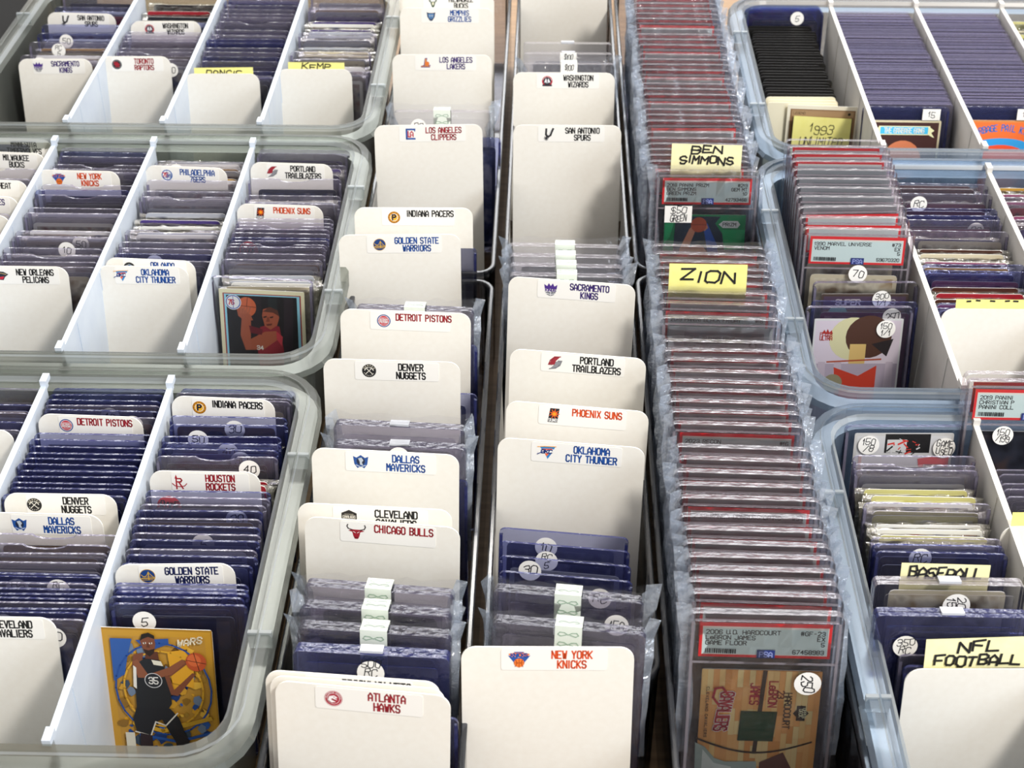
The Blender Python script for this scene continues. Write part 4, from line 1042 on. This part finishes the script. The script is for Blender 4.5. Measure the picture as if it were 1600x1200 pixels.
# ---- graded slabs in the right clear boxes
SLN = math.radians(12.5); SX = .1195
def slab_at(py, label, grp, lab=None, px_=None, sleeve=True, cm=None, rn=random, x=None, lean=SLN, yaw=0, floor=.003, draw=None, base='888888', st=()):
    o = slab(label, grp, lab, sleeve, cm, rn); z = floor + .136 * math.cos(lean)
    A = P(px_ or 1130, py, z); pose(o, (A.x if px_ else (x or SX) + rn.uniform(-.0012, .0012), A.y, z), .136, lean, yaw + rn.uniform(-.01, .01), rn.uniform(-.006, .006))
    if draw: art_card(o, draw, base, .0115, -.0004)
    for ms, sx, sz in st: sticker(o, ms, sx, sz, -.0037)
    return o


rn = random.Random(21)
GN, GF = 'graded slabs of the near clear box', 'graded slabs of the far clear box'
st250 = sticker_mesh(['250'], r=.0072, rot=-math.pi / 2)
slab_at(955, 'graded slab with wooden court card and a white 250 sticker, front of its box', GN, psa_label(('2006 U.D. HARDCOURT', 'LeBRON JAMES', 'GAME FLOOR'), ('#GF-23', 'EX', '5'), '67458983'), rn=rn, draw=draw_court, base='b9854c', st=[(st250, .024, .0945)], yaw=-.01)
named = {777: ('graded slab with red label lettered 2018 in the near clear box', psa_label(('2018 PANINI DONRUSS OPTIC',), ('#94',))), 662: ('graded slab with red label lettered 2023 in the near clear box', psa_label(('2023 RECON',), ('#16', 'MINT'))),
         497: ('slab with a grey label and a black number nine, near clear box', psa_label(('2019-20 PANINI PRIZM', 'PRIZMS SILVER', '#31 LEBRON JAMES'), grey=True)), 474: ('graded slab lettered 2019 just behind the grey label slab', psa_label(('2019 PANINI BLACK FRIDAY',), ('#16',)))}
anc, c = 'wooden court slab', 1
for py in (926, 907, 888, 868, 848, 826, 805, 777, 757, 737, 717, 698, 662, 643, 627, 610, 596, 580, 562, 547, 533, 497, 474, 457, 443, 430, 420, 409, 397, 385):
    if py in named:
        slab_at(py, named[py][0], GN, named[py][1], rn=rn, cm='dark', yaw=-.025 if py < 800 else 0); anc = {777: '2018 lettered slab', 662: '2023 lettered slab', 497: 'grey label slab', 474: '2019 lettered slab'}[py]; c = 1
    else: slab_at(py, f'{ordw(c)} graded slab behind the {anc} in the near clear box', GN, None, rn=rn, yaw=-.02); c += 1
stg = sticker_mesh(['$50', 'GREEN'], 'tag', 'f4f2ee', .0085)
slab_at(266, 'graded slab with a green basketball card and white price tag', GF, psa_label(('2018 PANINI PRIZM', 'BEN SIMMONS', 'GREEN PRIZM'), ('#219', 'GEM MT', '10'), '42793468'), px_=1106, rn=rn, draw=draw_green, base='0e5a38', st=[(stg, -.0215, .1015)])
for c, py in enumerate((252, 243, 234, 225, 216, 207, 189, 180, 171, 163, 148, 139, 131, 123, 110, 101, 93, 85, 71, 62, 54, 46, 30, 22, 14, 6, -2, -10, -18)):
    slab_at(py, f'{ordw(c + 1)} graded slab behind the green card slab in the far clear box', GF, rn=rn, x=SX + .002)
sticky('pale yellow two-line note stuck behind the green card slab', ['BEN', 'SIMMONS'], (1050, 224), (1160, 227), .152, .042, M_NOTEP, SLN, .0056, .0064, .0013, .002, zoff=.84)
sticky('yellow one-word note standing among the slabs of the near clear box', ['ZION'], (1046, 411), (1168, 413), .152, .034, M_NOTE, SLN, .0075, .0085, .0014, .004, zoff=.64)

# ---- right bins
RCX = (.2325, .318, .402, .490); FCX = (.2355, .323, .407, .492)
GMT = 'loose black backed cards in the back right bin'
# RIGHT FAR BIN first row: loose game cards
z = FL + CH * math.cos(LEAN)
o, ymag = special('cream bordered old game card at the front of the black card row', draw_magic, 'ece6d2', (1232, 163), (1342, 168), card_z=0, holder=None, name='trading_card', cat='trading card')
o = sticky('bright yellow note lettered 1993 stuck on the cream game card', ['1993', 'UNLIMITED'], (1240, 178), (1330, 183), .0845, .046, M_NOTE, LEAN, .0075, .0046, .0006, .0012, zoff=.68); o.location.y -= .0035
rn = random.Random(33); y = ymag
for k in range(3):
    y += .006; o = tag(link('trading_card', ME_TCARD), f'{ordw(k + 1)} cream edged card behind the card with the 1993 note', 'trading card', 'cream edged game cards'); place(o, FCX[0] - .004, y, LEAN, rn)
for k in range(26):
    y += .0061; o = tag(link('trading_card', ME_BCARD), f'{ordw(k + 1)} black card behind the cream cards in the back right bin', 'trading card', GMT); place(o, FCX[0] - .003 - .004 * (k % 7 == 3), y, LEAN, rn)
run(FCX[0], y + .004, 1.445, 6, 'purple', 'black game cards in the back right bin', '', rn, blue=.9, sticky_p=.2)
# second and third rows: densely packed holders
tag15 = sticker_mesh(['15'], 'tag', 'f4f2ee', .0062); tag10 = sticker_mesh(['10'], 'tag', 'f4f2ee', .0062)
_, y2 = special('holder with brown cartoon banner card and a 15 price tag', draw_gang, 'd9cfae', (1369, 187), (1459, 188), card_z=.001, stick=[(tag15, .022, .0955)], holder=ME_HOLDB)
_, y3 = special('holder with orange cartoon card and a 10 price tag, right edge', draw_kids, 'd98a4a', (1524, 187), (1613, 188), card_z=.001, stick=[(tag10, .018, .0955)], holder=ME_HOLDB)
mb = MB(); rn = random.Random(44); dk = [ink('4a4468'), ink('544660'), ink('5c4a56'), ink('45466c')]
def pk(xc, y0, y1):
    y = y0; ca, sa = math.cos(LEAN), math.sin(LEAN)
    while y < y1:
        tmp = MB(); dx = rn.uniform(-.0012, .0012); hh = .1016 + rn.uniform(-.0009, .0006); me = rn.choice((M_PACK, M_PACK, M_PACKB))
        tmp.plate(rrect(.0762, hh, .003, .002, 2), -.0009, .0009, M_TOP, me); tmp.plate(rrect(CW, CH, .002, .002, 1, .003), -.0003, .0003, rn.choice(dk), dk[0])
        base = len(mb.v); mb.v += [(xc + dx + x, y + yy * ca + zz * sa, FL + zz * ca - yy * sa) for x, yy, zz in tmp.v]
        for f, mi in zip(tmp.f, tmp.mi): mb.f.append([base + i for i in f]); mb.mi.append(mb.mat(tmp.m[mi]))
        y += .0031
pk(FCX[1] - .001, y2 + .006, 1.43); pk(FCX[2] - .001, y3 + .006, 1.43)
tag(link('packed_card_holders', mb.mesh('packed_card_holders')), 'dense purple grey card holders packed in two rows behind the cartoon cards', 'card holders', None, 'stuff')
run(FCX[3], 1.34, 1.44, 6, 'yellow', 'white partition at the top right corner', '', rn, soft=.6)

# RIGHT MIDDLE BIN
rn = random.Random(55)
st150 = sticker_mesh(['150', '1/1'], r=.0068); st300 = sticker_mesh(['300', '1/1'], r=.0068); st70 = sticker_mesh(['70'], r=.0068, c='f4f2ee')
special('rigid holder with pink card of plain painted shapes and a 150 sticker', draw_abstract, 'd9cad4', (1272, 497), (1412, 497), stick=[(st150, .0195, .0855)])
z = .1035
o = toploader('red edged holder just behind the pink card with a 250 sticker', None, 'magenta', True, sticker_mesh(['250'])); pose(o, (.2305, P(1340, 478, z).y + .006, z), .1016, LEAN, 0)
o, _ = special('rigid holder with a brown comic card and a white 300 sticker', draw_super, '5c4a40', (1283, 442), (1410, 442), stick=[(st300, .012, .089)]); o.location.y -= .014
GM = 'graded slabs leaning in the middle right bin'
slab_at(357, 'graded slab with a white 70 sticker in the middle right bin', GM, psa_label(('1990 MARVEL UNIVERSE', 'VENOM'), ('#73', 'EX', '5'), '59670320'), px_=1342, rn=rn, cm='tan', sleeve=False, floor=FL, st=[(st70, .002, .1025)])
for c, py in enumerate((339, 322, 307, 293, 279, 265, 252, 240, 229, 219)):
    slab_at(py, f'{ordw(c + 1)} graded slab behind the slab with the 70 sticker', GM, None if c in (0, 1, 7, 8, 9) else psa_label(grey=True), px_=1335 - c * 3.1, rn=rn, cm=('tan', 'brown')[c % 2], sleeve=False, floor=FL, yaw=(.02, .05, 0, 0)[min(c, 3)])
r_, yd = divider(.068, .1065, .0085, (1476, 482), (1620, 483), LEAN, FL, None, None, None, 'blank white divider with a folded yellow note, middle right bin', None)
sticky('folded yellow note on top of the blank divider in the middle right bin', ['-- - --'], (1494, 467), (1606, 468), .115, .03, M_NOTE, LEAN, .004, .006, .0012, .003, zoff=.90)
n = run(RCX[1], yd + .004, yd + .07, 9, 'hot', 'blank divider in the middle right bin', '', rn, soft=.15, blue=.4, sticky_p=.1)
run(RCX[1], yd + .07, 1.10, 17, 'hot', 'blank divider in the middle right bin', '', rn, start=n, soft=.55, blue=.2, sticky_p=.3)
run(RCX[2], .97, 1.10, 11, 'hot', 'white partition of the middle right bin', '', rn, soft=.8, blue=.1)

# RIGHT NEAR BIN
r_, yd = divider(.0735, .1065, .0085, (1425, 1045), (1625, 1045), LEAN, FL, None, None, None, 'large blank white divider in front of the FOOTBALL note', None)
sticky('pale yellow FOOTBALL note above the blank front divider', ['NFL', 'FOOTBALL'], (1447, 998), (1612, 993), .122, .05, M_NOTEP, LEAN, .0058, .0058, .0013, .003, zoff=.845)
rn = random.Random(66)
yb = yd
nn = run(RCX[0], yd + .005, yd + .034, 5, 'green' if 0 else 'gray', 'blank divider under the FOOTBALL note', '', rn, blue=.3, sticky_p=0)
def bin_mag(TL, TR, lb, h=.1236, **k):
    o = magcase(lb, None, **k); zz = FL + h * math.cos(LEAN)
    A, B = P(*TL, zz), P(*TR, zz); pose(o, (A + B) / 2, h, LEAN, 0); return o
bin_mag((1384, 952), (1592, 954), 'deep blue magnetic case with a 350 sticker, front right bin', body=ME_MAGB, tape=False, sleeve=False, st=(sticker_mesh(['350', 'RC']), -.024, .104))
bin_mag((1382, 902), (1585, 906), 'thick clear card case with a sideways 200 sticker, front right bin', body=ME_MAGC, tape=False, sleeve=False, cm='tan', cz=.027, st=(sticker_mesh(['200', '150'], r=.0075, rot=-math.pi / 2), .004, .110))
sticky('pale yellow note with black writing behind the thick clear case', ['BASEBALL'], (1409, 879), (1548, 883), .130, .035, M_NOTEP, LEAN, .0062, .0052, .0012, .001, zoff=.75)
o, yw = special('holder with a white, red and black card, 150 sticker and round note', draw_gameused, 'f0eeea', (1338, 659), (1478, 659), card_z=.008, stick=[(sticker_mesh(['150', '/8'], r=.0068), -.0225, .089), (sticker_mesh(['GAME', 'USED'], r=.0072), .026, .087)])
o.location.y -= .011; yw -= .011
ya = P(1450, 872, .1035).y - .1016 * math.sin(LEAN)
k = run(RCX[0], ya, ya + .02, 3, 'gray', 'note behind the thick clear case', '', rn, blue=.5)
k = run(RCX[0], ya + .022, ya + .075, 9, 'yellow', 'note behind the thick clear case', '', rn, start=k, soft=.9)
k = run(RCX[0], ya + .077, yw - .024, 5, 'white', 'note behind the thick clear case', '', rn, start=k, soft=.3, blue=.3, sticky_p=0)
slab_at(594, 'graded slab with a 150/199 sticker cut by the right edge', None, psa_label(('2019 PANINI', 'CHRISTIAN P', 'PANINI COLL'), ()), px_=1612, rn=rn, cm='dark', sleeve=False, floor=FL, st=[(sticker_mesh(['150', '/199']), -.014, .099)])
slab_at(583, 'second red label slab just behind the slab with the 150/199 sticker', None, None, px_=1608, rn=rn, sleeve=False, floor=FL)
r_, yd = divider(.068, .1065, .0085, (1578, 822), (1735, 822), LEAN, FL, None, None, None, 'blank white divider cut by the right edge, front right bin', None)
sticky('yellow note above the blank divider cut by the right edge', [], (1582, 800), (1700, 800), .117, .03, M_NOTE, LEAN, .006, .006, .001, .002, zoff=.7)
run(RCX[1], yd + .004, yd + .062, 9, 'purple', 'blank divider cut by the right edge', '', rn, soft=.3, blue=.4, sticky_p=.3)
